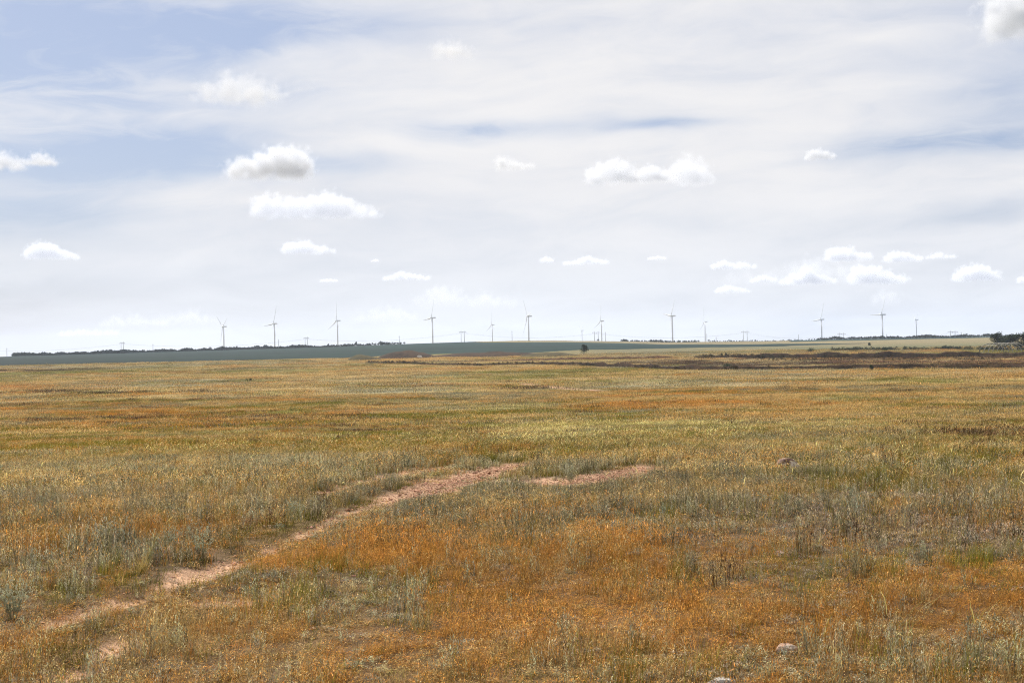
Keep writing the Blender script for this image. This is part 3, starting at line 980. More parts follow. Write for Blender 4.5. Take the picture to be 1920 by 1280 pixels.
M_CLUMP = leaf_material('clump_leaf', .2, True)
scrub_mass('dark_scrub', [
    (lower, 1.6, 1.6, 1.1, 2.6, -1.2), (right, 3.0, 4.0, 1.5, 3.6, -1), (upper, 1.0, 1.4, .7, 1.5, -1), (mid, .8, 3.5, .7, 1.6, -1),
    (line_px((1420, 676), (1600, 676), (1800, 675), (1930, 674)), 2.2, 9, .8, 2.0, 0)],
    'dark brown scrub growing along the earth banks', M_CLUMP, (.048, .036, .018))
scrub_mass('field_scrub', [
    (line_px((1560, 657.5), (1640, 656), (1700, 655.5), (1770, 655.5), (1850, 656), (1940, 656)), 3.0, 5, 1.6, 3.6, 0),
    (line_px((1110, 665.5), (1200, 665), (1290, 666)), .25, 3, .5, 1.0, 0)],
    'blackish green strip of scrub at the pale field edge', M_CLUMP, (.022, .032, .018))
scrub_mass('plain_scrub', [
    (line_px((0, 698), (60, 696), (120, 695), (190, 691)), .8, 2.0, .4, .9, 0), (line_px((0, 739), (120, 738), (220, 737), (310, 732)), 1.6, .6, .18, .5, 0),
    (line_px((530, 682), (590, 682)), .6, 1.5, .4, .9, 0), (line_px((240, 700), (330, 698), (470, 694)), .4, 1.5, .25, .55, 0), (line_px((1180, 700), (1500, 704)), .12, 4, .25, .5, 0),
    (line_px((800, 705), (940, 700)), .25, 2, .25, .5, 0), (line_px((900, 712), (1020, 716)), .4, 1.5, .2, .5, 0), (line_px((1060, 727), (1150, 735)), 1.0, .5, .18, .4, 1.5)],
    'thin broken lines of dark low growth on the plain', M_CLUMP, (.07, .05, .02))


# ------------------------------------------------------------------ trees and bushes far off
def crown_mesh(seed, w, h, n, leaf, shape='round', lobes=9):
    s = Sheaf(seed)
    rd = s.r
    L = []
    for _ in range(lobes):
        z = rd.uniform(.18, .92)
        wid = {'round': math.sin(math.pi * min(.98, .14 + .8 * z)) ** .6, 'cone': (1.08 - z) ** .8, 'flat': .95}[shape]
        a, q = rd.uniform(0, 6.283), w * .5 * wid * rd.uniform(.25, .8)
        L.append((q * math.cos(a), q * math.sin(a), z * h, rd.uniform(.16, .28) * w * (.55 + .6 * wid)))
    L.append((0, 0, h * .5, w * .3))
    L.append((0, 0, h * .82, w * (.13 if shape == 'cone' else .2)))
    for _ in range(n):
        cx, cy_, cz, r = rd.choice(L)
        v = Vector((rd.gauss(0, 1), rd.gauss(0, 1), rd.gauss(0, .85))).normalized() * r * rd.random() ** .4
        z = max(.02 * h, cz + v.z)
        g = rd.uniform(.6, 1.5)
        s.leaf((cx + v.x, cy_ + v.y, z), rd.uniform(0, 6.283), rd.uniform(-.8, 1.2), leaf * rd.uniform(.7, 1.4), leaf * rd.uniform(.4, .8), (g, g * rd.uniform(.9, 1.1), g * rd.uniform(.8, 1.1)))
    return s.mesh('crown')


def tube_mesh(name, path, sides=8):
    """path: (x, y, z, radius) points; rings lie in planes across the path."""
    V = []
    P = [Vector(p[:3]) for p in path]
    for i, p in enumerate(path):
        d = (P[min(i + 1, len(P) - 1)] - P[max(i - 1, 0)]).normalized()
        a = d.orthogonal().normalized() if abs(d.z) < .9 else Vector((1, 0, 0))
        a = (a - d * a.dot(d)).normalized()
        b = d.cross(a)
        for k in range(sides):
            t = 2 * math.pi * k / sides
            V.append(P[i] + (a * math.cos(t) + b * math.sin(t)) * p[3])
    F = []
    n = len(path)
    for i in range(n - 1):
        for k in range(sides):
            k2 = (k + 1) % sides
            F.append((i * sides + k, i * sides + k2, (i + 1) * sides + k2, (i + 1) * sides + k))
    F.append(tuple(range(sides))[::-1])
    F.append(tuple((n - 1) * sides + k for k in range(sides)))
    return mesh_from(name, V, F, smooth=True)


def tree(name, base, w, h, seed, label, cat='tree', shape='round', mat=None, n=420, leaf=None, group=None):
    t = empty(name, base)
    tag(t, label, cat, group)
    lf = leaf or w * .11
    c = link('crown', crown_mesh(seed, w, h * .93, n, lf, shape), t, mat or M_LEAF)
    c.location.z = h * .06
    rd = random.Random(seed)
    tr = link('trunk', tube_mesh('trunk', [(0, 0, -.3, w * .035), (0.01 * h, 0, h * .2, w * .028), (rd.uniform(-.02, .02) * h, 0, h * .5, w * .018), (0, 0, h * .8, w * .007)], 7), t, M_BARK)
    return t


def px_m(p):
    return math.hypot(p.x, p.y) / FPX


b = on_ground(1095, 664.5)
k = px_m(b)
tree('lone_tree', b, 21 * k, 20.5 * k, 3, 'lone dark rounded tree on the pale strip below the green field', shape='cone', n=1700, leaf=19 * k * .085)
for i, (px, py, w, h, lab, nm) in enumerate([
    (1365, 693, 21, 8.5, 'wide dark bush on the near bank, largest bush there', 'bush'),
    (1353, 667, 4.5, 5, 'small dark bush behind the banks, left of a pair', 'bush'),
    (1361.5, 667, 6, 5, 'small dark bush behind the banks, wider one of a pair', 'bush'),
    (1520, 659.5, 16, 5, 'flat dark bush alone on the pale far field', 'bush'),
    (1660, 657.5, 14, 4, 'low dark bush at the start of the field edge scrub', 'bush'),
    (1431, 672, 9, 8, 'round dark bush on the left end of the scrubby bank', 'bush'),
    (1630, 647, 5, 5, 'tiny dark unclear object shaped as a bush far out on the pale stubble field', 'bush'),  # unclear small dark object, given a bush shape
    (1634, 694, 8, 9, 'upright dark shrub on the long low bank', 'bush'),
    (1697, 693, 9, 7, 'loose twiggy shrub on the long low bank', 'bush'),
    (463, 714.5, 5, 3.5, 'tiny dark shrub on the gold plain, left of a pair', 'bush'),
    (470, 714.5, 6, 4, 'tiny dark shrub on the gold plain, right of a pair', 'bush'),
]):
    p = on_ground(px, py)
    k = px_m(p)
    s = empty(nm, p)
    tag(s, lab, 'bush')
    c = link('crown', crown_mesh(60 + i, w * k, h * k, 700, h * k * .24, 'flat' if w > 1.6 * h else 'round', 12), s, M_LEAF if i != 8 else M_SCRUB)
    link('stem', tube_mesh('stem', [(0, 0, -.2, .09), (.1, 0, h * k * .3, .06), (0.1, .1, h * k * .6, .03)], 6), s, M_BARK)

for i, (px, py, w, h, lab) in enumerate([
    (1868, 656, 24, 30, 'tallest dark tree at the left end of the grove behind the hoops'),
    (1882, 656, 22, 25, 'dark leafy tree second from the left in the grove behind the hoops'),
    (1895, 656, 24, 28, 'dark spreading tree in the middle of the grove behind the hoops'),
    (1908, 656, 26, 28, 'dark broad tree second from the right in the grove behind the hoops'),
    (1922, 656, 24, 32, 'dark tall tree at the frame edge in the grove behind the hoops'),
]):
    p = on_ground(px, py)
    k = px_m(p)
    tree('grove_tree', p, w * k, h * k, 90 + i, lab, shape='round', n=1700, leaf=h * k * .085, group='trees of the grove behind the hoops')

# hoop frame of a shed without its cover
hp = on_ground(1859, 662)
k = px_m(hp)
hoop = empty('hoop_shed_frame', hp)
tag(hoop, 'bare row of tall steel hoops of an uncovered shed in front of the grove', 'shed frame')
ax = Vector((.62, .78, 0))
pl = Vector((.78, -.62, 0))
HR, HS = 17.5 * k, 35 * k / .78 / 2
for i in range(6):
    path = []
    for j in range(21):
        t = math.pi * j / 20
        q = pl * (-math.cos(t) * HS)
        path.append((q.x, q.y, HR * math.sin(t) ** .9, .26))
    path[0] = (path[0][0], path[0][1], -1.6, .26)
    path[-1] = (path[-1][0], path[-1][1], -1.6, .26)
    rb = link('rib', tube_mesh('rib', path, 6), hoop, M_STEEL if i == 0 else M_RIB)
    rb.location = ax * (i * 14.2 * k / .62)
bar = HR
link('ridge_bar', tube_mesh('ridge_bar', [(0, 0, bar - .3, .10), tuple(ax * (5 * 14.2 * k / .62)) [:2] + (bar - .3, .10)], 6), hoop, M_RIB)

# trees on the skyline
def skyline(px, r, dz=0.0):
    p = at_range(px, r)
    return p


treeline_pts = []


def treeline(name, x0, x1, r0, r1, per_px, hmin, hmax, label, seed, dens=lambda x: 1.0):
    pts, size = [], []
    x = x0
    while x < x1:
        d = dens(x)
        if rng.random() < d:
            u = (x - x0) / (x1 - x0)
            r = r0 + (r1 - r0) * u + rng.normal(0, 25)
            p = at_range(x + rng.normal(0, .6), r)
            kk = rng.uniform(hmin, hmax) * (.5 + float(fbm(np.array(x * .06), np.array(seed * 1.0), seed, 3)))
            pts.append((p.x, p.y, p.z - .5))
            size.append((kk * rng.uniform(.9, 1.6), kk * rng.uniform(.9, 1.6), kk))
        x += 1.0 / per_px
    n = len(pts)
    rot = np.stack([np.zeros(n), np.zeros(n), rng.uniform(0, 6.28, n)], -1)
    t = np.array((.020, .030, .018))[None] * rng.uniform(.7, 1.3, (n, 1))
    protos = [crown_mesh(700 + seed * 10 + i, 1.0, 1.0, 260, .19, 'round', 7) for i in range(4)]
    o = scatter(name, protos, pts, rot, size, rng.integers(0, 4, n), t, M_CLUMP, None)
    return tag(o, label, 'trees', kind='stuff')


treeline('treeline', 24, 760, 2600, 2600, 1.6, 3.4, 5.6, 'dark low shelter belt along the skyline above the green field', 1, lambda x: 1.0 if x < 600 else max(.12, 1 - (x - 600) / 170))
treeline('treeline', 1165, 1310, 2450, 2500, 1.0, 2.0, 4.0, 'dotted row of dark bushes on the middle of the skyline', 2, lambda x: .7)
treeline('treeline', 1530, 1870, 2560, 2560, 1.5, 2.6, 5.0, 'bluish shelter belt along the skyline at the right of the plain', 3, lambda x: 1.0 if 1635 < x < 1830 else .7)
treeline('treeline', 1870, 1990, 2560, 2560, .8, 2.0, 4.0, 'sparse bushes on the skyline beyond the grove', 4, lambda x: .7)
treeline('treeline', 1330, 1530, 2560, 2560, .4, 1.6, 3.4, 'scattered low bushes on the pale skyline right of the middle', 5, lambda x: .7)
for i, (px, r, w, h, lab) in enumerate([
    (193, 2570, 6, 6, 'dark round tree rising from the skyline belt left of the first pylon'),
    (243, 2570, 7, 5, 'wide dark tree rising from the skyline belt just right of the first pylon'),
    (270, 2570, 5, 5, 'small dark tree in the skyline belt left of a pole'),
    (394, 2570, 6, 6, 'dark tree in the skyline belt left of the first turbine'),
    (444, 2570, 8, 6, 'broad dark tree in the skyline belt right of the first turbine'),
    (548, 2570, 3.5, 7, 'narrow dark tree on the skyline left of the second pylon'),
    (560, 2570, 7, 5.5, 'squat dark tree on the skyline just left of the second pylon'),
    (615.5, 2570, 5, 6, 'small dark tree on the skyline left of the third turbine'),
    (668, 2570, 4, 8, 'tall narrow dark tree on the skyline right of the third turbine'),
    (693, 2540, 4, 4, 'lone small tree on the skyline between third and fourth turbines'),
    (736, 2500, 8, 4, 'low wide tree on the skyline left of a single pole'),
    (758, 2500, 6, 4, 'low tree on the skyline just right of a single pole'),
    (1121.5, 2420, 5, 3.5, 'tiny round bush on the pale ridge beside the fourth pylon'),
    (1170, 2480, 3.5, 4.5, 'tiny pointed bush on the skyline right of the middle pylon'),
    (1194.5, 2490, 2.5, 3.5, 'tiny upright bush on the skyline left of the ninth turbine'),
    (1811, 2560, 9, 6, 'dark tree clump at the right end of the bluish skyline belt'),
]):
    p = at_range(px, r)
    kk = px_m(p)
    tree('skyline_tree', p, w * kk, h * kk, 130 + i, lab, mat=M_FARLEAF, n=420, leaf=h * kk * .18, group='trees on the skyline')


# ------------------------------------------------------------------ wind turbines
def blade_mesh(L):
    V, F = [], []
    n, m = 14, 8
    for i in range(n + 1):
        u = i / n
        if u < .06:
            ch, th = 2.3, 2.2
        else:
            q = (u - .06) / .94
            ch = (2.3 + 2.1 * math.sin(min(1, q / .18) * math.pi / 2)) * (1 - q) ** .75 + .45
            th = 2.2 * (1 - min(1, q / .25)) * .7 + .16 * ch
        twist = R(16) * (1 - u) ** 2
        bend = 4.6 * u * u                        # prebent out of the rotor plane
        for k in range(m):
            t = 2 * math.pi * k / m
            cx, cz = ch * .5 * math.cos(t) - ch * .18 * min(1, u * 6), th * .5 * math.sin(t)
            x, y = cx * math.cos(twist) - cz * math.sin(twist), cx * math.sin(twist) + cz * math.cos(twist)
            V.append((x, -y - bend, u * L))
    for i in range(n):
        for k in range(m):
            k2 = (k + 1) % m
            F.append((i * m + k, i * m + k2, (i + 1) * m + k2, (i + 1) * m + k))
    F.append(tuple(range(m)))
    F.append(tuple(n * m + k for k in range(m))[::-1])
    return mesh_from('blade', V, F, smooth=True)


BL = 64.0
ME_BLADE = blade_mesh(BL)
# nacelle: a rounded box, long axis +Y behind the rotor
bm = bmesh.new()
bmesh.ops.create_cube(bm, size=1.0)
for v in bm.verts:
    v.co = Vector((v.co.x * 4.4, v.co.y * 13.0 + 4.2, v.co.z * 4.6 + .2))
    if v.co.y > 6:
        v.co.x *= .8
        v.co.z = v.co.z * .8 + .4
bmesh.ops.bevel(bm, geom=bm.edges[:], offset=.6, segments=2, affect='EDGES')
ME_NAC = bpy.data.meshes.new('nacelle')
bm.to_mesh(ME_NAC)
bm.free()
ME_HUB = tube_mesh('rotor_hub', [(0, -2.0, 0, 1.9), (0, -3.6, 0, 2.2), (0, -5.0, 0, 1.9), (0, -6.2, 0, 1.2), (0, -6.9, 0, .3)], 12)
for m_ in (ME_BLADE, ME_NAC, ME_HUB):
    m_.materials.append(M_TURB)

TURB = [  # hub x, hub y, blade px, first blade angle, foreshortening, label
    (416.7, 612.5, 36, -57, .32, 'white wind turbine farthest left, two blades raised in a V above the shelter belt'),
    (512, 607, 36, 24, .42, 'white wind turbine left of the second pylon, one blade up and one out sideways'),
    (630, 601.5, 37, 5, .34, 'white wind turbine between second pylon and single pole, blade straight up'),
    (808, 596, 39, 24, .34, 'tall white wind turbine left of the third pylon, blades up and out left'),
    (921, 609, 27, 5, .28, 'small white wind turbine right of the third pylon, blade straight up'),
    (988, 593, 40, -39, .27, 'tall white wind turbine on the central rise, blades spread like a Y'),
    (1090, 619.5, 19, -60, .25, 'smallest and farthest wind turbine, just above the lone tree'),
    (1125.5, 602, 32, 6, .34, 'white wind turbine right beside the fourth pylon'),
    (1257.5, 592.5, 40, 38, .33, 'tall white wind turbine over the dotted bushes, blades up right and out left'),
    (1319.7, 604, 28, -8, .28, 'smaller white wind turbine between the tall one and the fifth pylon'),
    (1538, 599, 33, 25, .46, 'white wind turbine left of the sixth pylon, blades up right and out left'),
    (1651.5, 590, 39, 31, .43, 'tallest white wind turbine on the right, standing behind the bluish shelter belt'),
    (1716, 599.5, 25, -60, .28, 'white wind turbine farthest right, two short blades raised in a V'),
]


def point_at(px, py, dist):
    d = ray_dir(px, py)
    return Vector(d * (dist / math.hypot(d[0], d[1]))) + Vector((0, 0, EYE))


for i, (hx, hy, lp, a0, kf, lab) in enumerate(TURB):
    D = FPX * BL / lp
    hub = point_at(hx, hy, D)
    gx, gy = hub.x, hub.y
    gz = float(terrain(gx, gy))
    # the rotor looks to the left and a little towards the viewer
    view = math.atan2(gx, gy)
    th = math.acos(kf)
    ax_az = view + math.pi + th                   # heading of the rotor axis, clockwise from +Y
    axis = Vector((math.sin(ax_az), math.cos(ax_az), 0))
    if axis.x > 0:
        ax_az = view + math.pi - th
        axis = Vector((math.sin(ax_az), math.cos(ax_az), 0))
    rz = math.atan2(axis.x, -axis.y)              # local -Y points along the axis
    t = empty('wind_turbine', (gx - axis.x * 4.6, gy - axis.y * 4.6, gz), rz)
    tag(t, lab, 'wind turbine', 'wind turbines along the skyline')
    H = hub.z - gz
    link('tower', tube_mesh('tower', [(0, 0, -2, 2.45), (0, 0, H * .3, 2.3), (0, 0, H * .65, 2.0), (0, 0, H - 2.0, 1.6)], 14), t, M_TURB)
    nc = link('nacelle', ME_NAC, t)
    nc.location = (0, 0, H)
    tilt = R(5)
    hb = link('rotor_hub', ME_HUB, t)
    hb.location = (0, 0, H)
    hb.rotation_euler = (-tilt, 0, 0)
    for j in range(3):
        ang = R(a0 + 120 * j)
        bl = link('blade', ME_BLADE, t)
        # blade angle is clockwise as seen from the front (viewer looks along local +Y)
        M = Matrix.Rotation(-tilt, 4, 'X') @ Matrix.Translation((0, -4.2, 0)) @ Matrix.Rotation(ang, 4, 'Y')
        bl.matrix_local = Matrix.Translation((0, 0, H)) @ M


# ------------------------------------------------------------------ power lines
PYL = [  # left leg x, right leg x, top y, range, label
    (227.5, 231.5, 640, 2680, 'twin legged power pylon farthest left, above the shelter belt'),
    (572.5, 577, 631, 2680, 'twin legged power pylon between the second and third turbines'),
    (865, 871, 619.5, 2650, 'twin legged power pylon on the green ridge between fourth and fifth turbines'),
    (1115, 1122, 620.5, 2600, 'twin legged power pylon touching the eighth turbine'),
    (1394, 1401, 619, 2600, 'twin legged power pylon alone over the pale skyline right of the middle'),
    (1575, 1582, 623, 2700, 'twin legged power pylon between the tall right turbine and its left neighbour'),
    (1782.5, 1790.5, 619, 2500, 'twin legged power pylon farthest right, above the end of the bluish belt'),
]
tips = []
for (xl, xr, ty, r, lab) in PYL:
    cx = (xl + xr) / 2
    g = at_range(cx, r)
    kk = r / FPX
    gap = (xr - xl) * kk
    top = point_at(cx, ty, r).z - g.z
    rz = -math.atan2(g.x, g.y)
    t = empty('power_pylon', g, rz)
    tag(t, lab, 'pylon', 'twin legged pylons of the power line')
    for sx in (-1, 1):
        link('leg', tube_mesh('leg', [(sx * gap / 2 * 1.05, 0, -1.5, .42), (sx * gap / 2, 0, top * .5, .36), (sx * gap / 2, 0, top, .26)], 8), t, M_CONC)
    ch = top - 2.6
    over = gap * .42 + 1.0
    link('crossarm', tube_mesh('crossarm', [(-gap / 2 - over, 0, ch + .1, .26), (0, 0, ch, .34), (gap / 2 + over, 0, ch + .1, .26)], 6), t, M_CONC)
    rot = Matrix.Rotation(rz, 4, 'Z')
    tp = []
    for x in (-gap / 2 - over + .3, 0, gap / 2 + over - .3):
        link('insulator', tube_mesh('insulator', [(x, 0, ch - .2, .12), (x, 0, ch - 1.0, .2), (x, 0, ch - 1.9, .12)], 6), t, M_STEEL)
        tp.append(rot @ Vector((x, 0, ch - 1.9)) + g)
    tips.append(tp)
L0 = [p + (tips[0][1] - tips[1][1]) * .9 for p in tips[0]]
L1 = [p + (tips[-1][1] - tips[-2][1]) * 1.0 for p in tips[-1]]
chain = [L0] + tips + [L1]
span_lab = ['thin sagging power wire leaving the frame at the left of the first pylon', 'thin sagging power wire between the first and second pylons', 'thin sagging power wire between the second and third pylons',
            'thin sagging power wire between the third and fourth pylons', 'thin sagging power wire between the fourth and fifth pylons', 'thin sagging power wire between the fifth and sixth pylons',
            'thin sagging power wire between the sixth and seventh pylons', 'thin sagging power wire running out of the frame past the last pylon']
for s, (A, B) in enumerate(zip(chain[:-1], chain[1:])):
    for wi, (a, b_) in enumerate(zip(A, B)):
        path = []
        for j in range(25):
            u = j / 24
            p = a.lerp(b_, u)
            path.append((p.x, p.y, p.z - 4 * u * (1 - u) * 8.5, .042))
        w = link('power_wire', tube_mesh('power_wire', path, 4), None, M_WIRE)
        tag(w, span_lab[s] + ', ' + ('left insulators', 'middle insulators', 'right insulators')[wi], 'wire', 'wires of the span ' + str(['before the first pylon', 'one to two', 'two to three', 'three to four', 'four to five', 'five to six', 'six to seven', 'after the last pylon'][s]))

POLES = [
    (13, 652, 2500, 'single slim pole farthest left, left of the shelter belt'), (287, 644, 2500, 'single slim pole between the first pylon and first turbine'),
    (522.5, 636, 2550, 'single short pole right beside the second turbine'), (749, 629, 2450, 'single slim pole on the green ridge between third and fourth turbines'),
    (960.5, 619.5, 2550, 'single slim pole left of the turbine on the central rise'), (1135.5, 622, 2550, 'single slim pole just right of the eighth turbine'),
    (1325.5, 625, 2600, 'single slim pole right beside the smaller turbine right of the middle'), (1497.5, 626.5, 2600, 'single slim pole between the fifth pylon and the next turbine'),
    (1662.5, 626, 2500, 'single slim pole right beside the tallest turbine on the right'), (1802.5, 622, 2560, 'single faint pole just right of the last pylon'),
    (1878.5, 620, 2500, 'single slim pole above the grove of trees'), (1343, 631, 2700, 'shortest faint pole on the skyline right of the smaller turbine'), (1625, 630, 2700, 'short faint pole left of the tallest right turbine'),
]
for (px, ty, r, lab) in POLES:
    g = at_range(px, r)
    top = point_at(px, ty, r).z - g.z
    t = empty('power_pole', g, -math.atan2(g.x, g.y) + .9)
    tag(t, lab, 'pole', 'single poles along the skyline')
    link('post', tube_mesh('post', [(0, 0, -1.5, .36), (0, 0, top * .6, .32), (0, 0, top, .22)], 8), t, M_CONC)
    link('crossarm', tube_mesh('crossarm', [(-2.0, 0, top - 2.2, .16), (0, 0, top - 2.1, .2), (2.0, 0, top - 2.2, .16)], 6), t, M_CONC)


# ------------------------------------------------------------------ stones, shrubs and tufts near the viewer
def rock_material(name, a, b, lichen):
    mt = bpy.data.materials.new(name)
    mt.use_nodes = True
    t = NT(mt.node_tree)
    p = t.n['Principled BSDF']
    co = t.new('ShaderNodeTexCoord').outputs['Object']
    n1, n2, n3 = t.noise(co, 9, 7, .65), t.noise(co, 26, 6, .7), t.noise(co, 5.0, 5, .6)
    c = t.mix(t.ramp(n1, .35, .65), (*a, 1), (*b, 1))
    c = t.mix(t.ramp(t.math('ADD', n3, t.math('MULTIPLY', n2, .3)), .62, .74), c, (*lichen, 1))
    t.l.new(c, p.inputs['Base Color'])
    p.inputs['Roughness'].default_value = .95
    bp = t.new('ShaderNodeBump')
    bp.inputs['Strength'].default_value = .9
    bp.inputs['Distance'].default_value = .02
    t.l.new(t.math('ADD', n2, n1), bp.inputs['Height'])
    t.l.new(bp.outputs[0], p.inputs['Normal'])
    return mt


M_RED = rock_material('red_rock', (.10, .055, .038), (.19, .105, .075), (.50, .43, .35))
M_PINK = rock_material('pink_rock', (.30, .18, .125), (.40, .27, .20), (.44, .36, .29))
M_GREY = rock_material('grey_rock', (.30, .27, .24), (.44, .41, .37), (.52, .50, .47))


def rock(name, px, py, wpx, hpx, dep, label, mat, seed, rz=0.0, sink=.25):
    p = on_ground(px, py)
    k = px_m(p)
    bm = bmesh.new()
    bmesh.ops.create_icosphere(bm, subdivisions=4, radius=1.0)
    rd = np.random.default_rng(seed)
    off = rd.uniform(0, 50, 3)
    co = np.array([v.co[:] for v in bm.verts])
    n = fbm(co[:, 0] * 1.3 + off[0] + co[:, 2], co[:, 1] * 1.3 + off[1] - co[:, 2] * .7, seed, 4)
    n2 = fbm(co[:, 0] * 4 + off[2], co[:, 1] * 4 + co[:, 2] * 4, seed + 3, 3)
    cut = rd.normal(0, 1, (7, 3))
    cut /= np.linalg.norm(cut, axis=1)[:, None]
    for v, a, b_, c in zip(bm.verts, n, n2, co):
        s = .75 + .5 * a + .30 * (b_ - .5)
        q = c * s
        for cn in cut:                                   # flattened facets
            d = q @ cn
            if d > .72:
                q = q - cn * (d - .72) * .8
        v.co = Vector((q[0] * wpx * k * .55, q[1] * dep * .55, q[2] * hpx * k * .75))
    m = bpy.data.meshes.new(name)
    bm.to_mesh(m)
    bm.free()
    m.polygons.foreach_set('use_smooth', np.ones(len(m.polygons), dtype=bool))
    o = link(name, m, mat=mat)
    o.location = p + Vector((0, 0, hpx * k * (.5 - sink)))
    o.rotation_euler = (0, 0, rz)
    return tag(o, label, 'rock')


rock('boulder', 1476, 884, 42, 27, .34, 'reddish boulder with white lichen on top, half sunk in the grey green grass', M_RED, 4, .2, .1)
rock('stone', 1474, 1219, 42, 16, .10, 'pink flat stone lying in orange grass near the front', M_PINK, 6, -.15, .12)
rock('stone', 1352, 1280, 56, 15, .10, 'whitish grey stone cut by the bottom edge of the view', M_GREY, 8, .3, .1)
rock('stone', 1462, 1046, 16, 11, .06, 'small pink stone in the dark low groundcover', M_PINK, 9, .1, .1)
rock('stone', 540, 1253, 13, 7, .04, 'tiny pale stone in the orange grass at the front', M_PINK, 12, .5, .1)
rock('stone', 1386, 876, 15, 9, .10, 'small pinkish stone left of the reddish boulder', M_RED, 15, .5, .1)
rock('stone', 787, 671, 9, 5, 2.0, 'pale block lying at the foot of the dark rounded mound', M_GREY, 18, .1, .1)


def shrub(name, px, py, wpx, hpx, label, mat, seed, n=46, cat='shrub', loose=1.0):
    p = on_ground(px, py)
    k = px_m(p)
    w, h = wpx * k, hpx * k
    t = empty(name, p)
    tag(t, label, cat)
    s, st = Sheaf(seed), Sheaf(seed + 1)
    rd = s.r
    for _ in range(n):
        a, q = rd.uniform(0, 6.283), w * .28 * math.sqrt(rd.random())
        ln, lean = h * rd.uniform(.55, 1.05), rd.uniform(.0, .6) * loose
        b0 = (q * .4 * math.cos(a), q * .4 * math.sin(a), -.01)
        g = rd.uniform(.6, .9)
        e = st.blade(b0, a, ln, .003, lean, rd.uniform(-.15, .2), (g, g * .95, g * .85), 2, .5)
        for i in range(16):
            u = .2 + .8 * rd.random()
            g = rd.uniform(.65, 1.35)
            s.leaf((b0[0] + (e[0] - b0[0]) * u, b0[1] + (e[1] - b0[1]) * u, e[2] * u), rd.uniform(0, 6.283), rd.uniform(.2, 1.3), h * rd.uniform(.08, .16), h * .045, (g, g, g * rd.uniform(.9, 1.1)))
    link('foliage', s.mesh('foliage'), t, mat)
    link('stems', st.mesh('stems'), t, mat)
    return t


shrub('sagebrush', 204, 1026, 36, 46, 'tall grey green sagebrush standing left of the straw tuft', M_SAGE, 201, 34)
shrub('sagebrush', 318, 1030, 44, 34, 'broad grey green sagebrush right of the straw tuft', M_SAGE, 203, 34)
shrub('sagebrush', 377, 1046, 32, 44, 'upright grey green sagebrush at the shady edge of the wheel rut', M_SAGE, 205, 34)
shrub('sagebrush', 558, 972, 44, 30, 'round silvery sagebrush above the mossy break in the rut', M_SAGE, 207, 34)
shrub('sagebrush', 25, 1160, 70, 50, 'dark green grey sagebrush at the left edge of the view', M_SAGE, 209, 50)
shrub('dark_weed', 151, 918, 10, 26, 'single dark upright weed in the grey green grass on the left', M_LEAF, 211, 12, 'weed', .5)
shrub('brown_shrub', 1370, 796, 14, 16, 'small brown shrub left of a pair at the straw patch on the crest', M_BRIND, 213, 20)
shrub('brown_shrub', 1413, 796, 16, 12, 'small brown shrub right of a pair at the straw patch on the crest', M_BRIND, 215, 20)
shrub('dark_shrub', 1070, 898, 30, 30, 'dark grey shrub between the two bare pink ruts', M_SAGE, 217, 40)

# a straw tuft with two long stalks
p = on_ground(268, 1078)
k = px_m(p)
tf = empty('straw_tuft', p)
tag(tf, 'pale straw feather grass tuft with two long stalks beside the wheel rut', 'grass tuft')
s = Sheaf(301)
for _ in range(110):
    a = s.r.uniform(0, 6.283)
    g = s.r.uniform(.7, 1.2)
    s.blade((s.r.gauss(0, .012), s.r.gauss(0, .012), -.01), a, 34 * k * s.r.uniform(.5, 1.25), .0035, s.r.uniform(.05, .75), s.r.uniform(.1, .9), (g, g, g * .9), 3)
link('blades', s.mesh('blades'), tf, M_STRAW)
for j, (a, ln, le, cu) in enumerate([(2.9, 78, .30, .5), (.15, 84, .28, .35), (.2, 50, .1, .5)]):
    s = Sheaf(310 + j)
    e = s.blade((0, 0, 0), a, ln * k, .0055, le, cu, (1.0, 1.0, .75), 5, .6)
    s.blade(e, a, 16 * k, .014, .7, .5, (1.2, 1.15, .95), 3, wmid=.8)
    link('stalk', s.mesh('stalk'), tf, M_STRAW)

# yellow flowers
pts, m = [], 130
for _ in range(m):
    q = on_ground(rng.normal(1072, 26), rng.normal(855, 4))
    pts.append((q.x, q.y, q.z + rng.uniform(.10, .2)))
fl = Sheaf(401)
for (x, y, z) in pts:
    fl.blade((x, y, z - .2), rng.uniform(0, 6.28), .2, .004, .05, .1, (.25, .35, .3), 2)
    for _ in range(6):
        fl.leaf((x + rng.normal(0, .012), y + rng.normal(0, .012), z + rng.normal(0, .01)), rng.uniform(0, 6.28), rng.uniform(-.1, .9), .024, .018, (1, 1, 1))
o = link('yellow_flowers', fl.mesh('yellow_flowers'), mat=M_YEL)
tag(o, 'scatter of small yellow flowers beyond the bare pink ruts', 'flowers', kind='stuff')

# gravel and pebbles of the ruts
n = 26000
xs, ys = [], []
while len(xs) < n:
    rr = np.sqrt(rng.uniform(40, 40 ** 2, 60000))
    th = rng.uniform(-R(23), R(23), 60000)
    x, y = rr * np.sin(th), rr * np.cos(th)
    mk = rut_mask(x, y)
    ok = (rng.random(60000) < mk * .9 + .004)
    xs += list(x[ok])
    ys += list(y[ok])
xs, ys = np.array(xs[:n]), np.array(ys[:n])
zs = terrain(xs, ys)


def pebble(seed):
    bm = bmesh.new()
    bmesh.ops.create_icosphere(bm, subdivisions=1, radius=1.0)
    rd = random.Random(seed)
    for v in bm.verts:
        v.co = v.co * rd.uniform(.7, 1.2)
        v.co.z *= .6
    m_ = bpy.data.meshes.new('pebble')
    bm.to_mesh(m_)
    bm.free()
    a = m_.attributes.new('blade', 'FLOAT_COLOR', 'POINT')
    a.data.foreach_set('color', np.ones(len(m_.vertices) * 4, np.float32))
    return m_


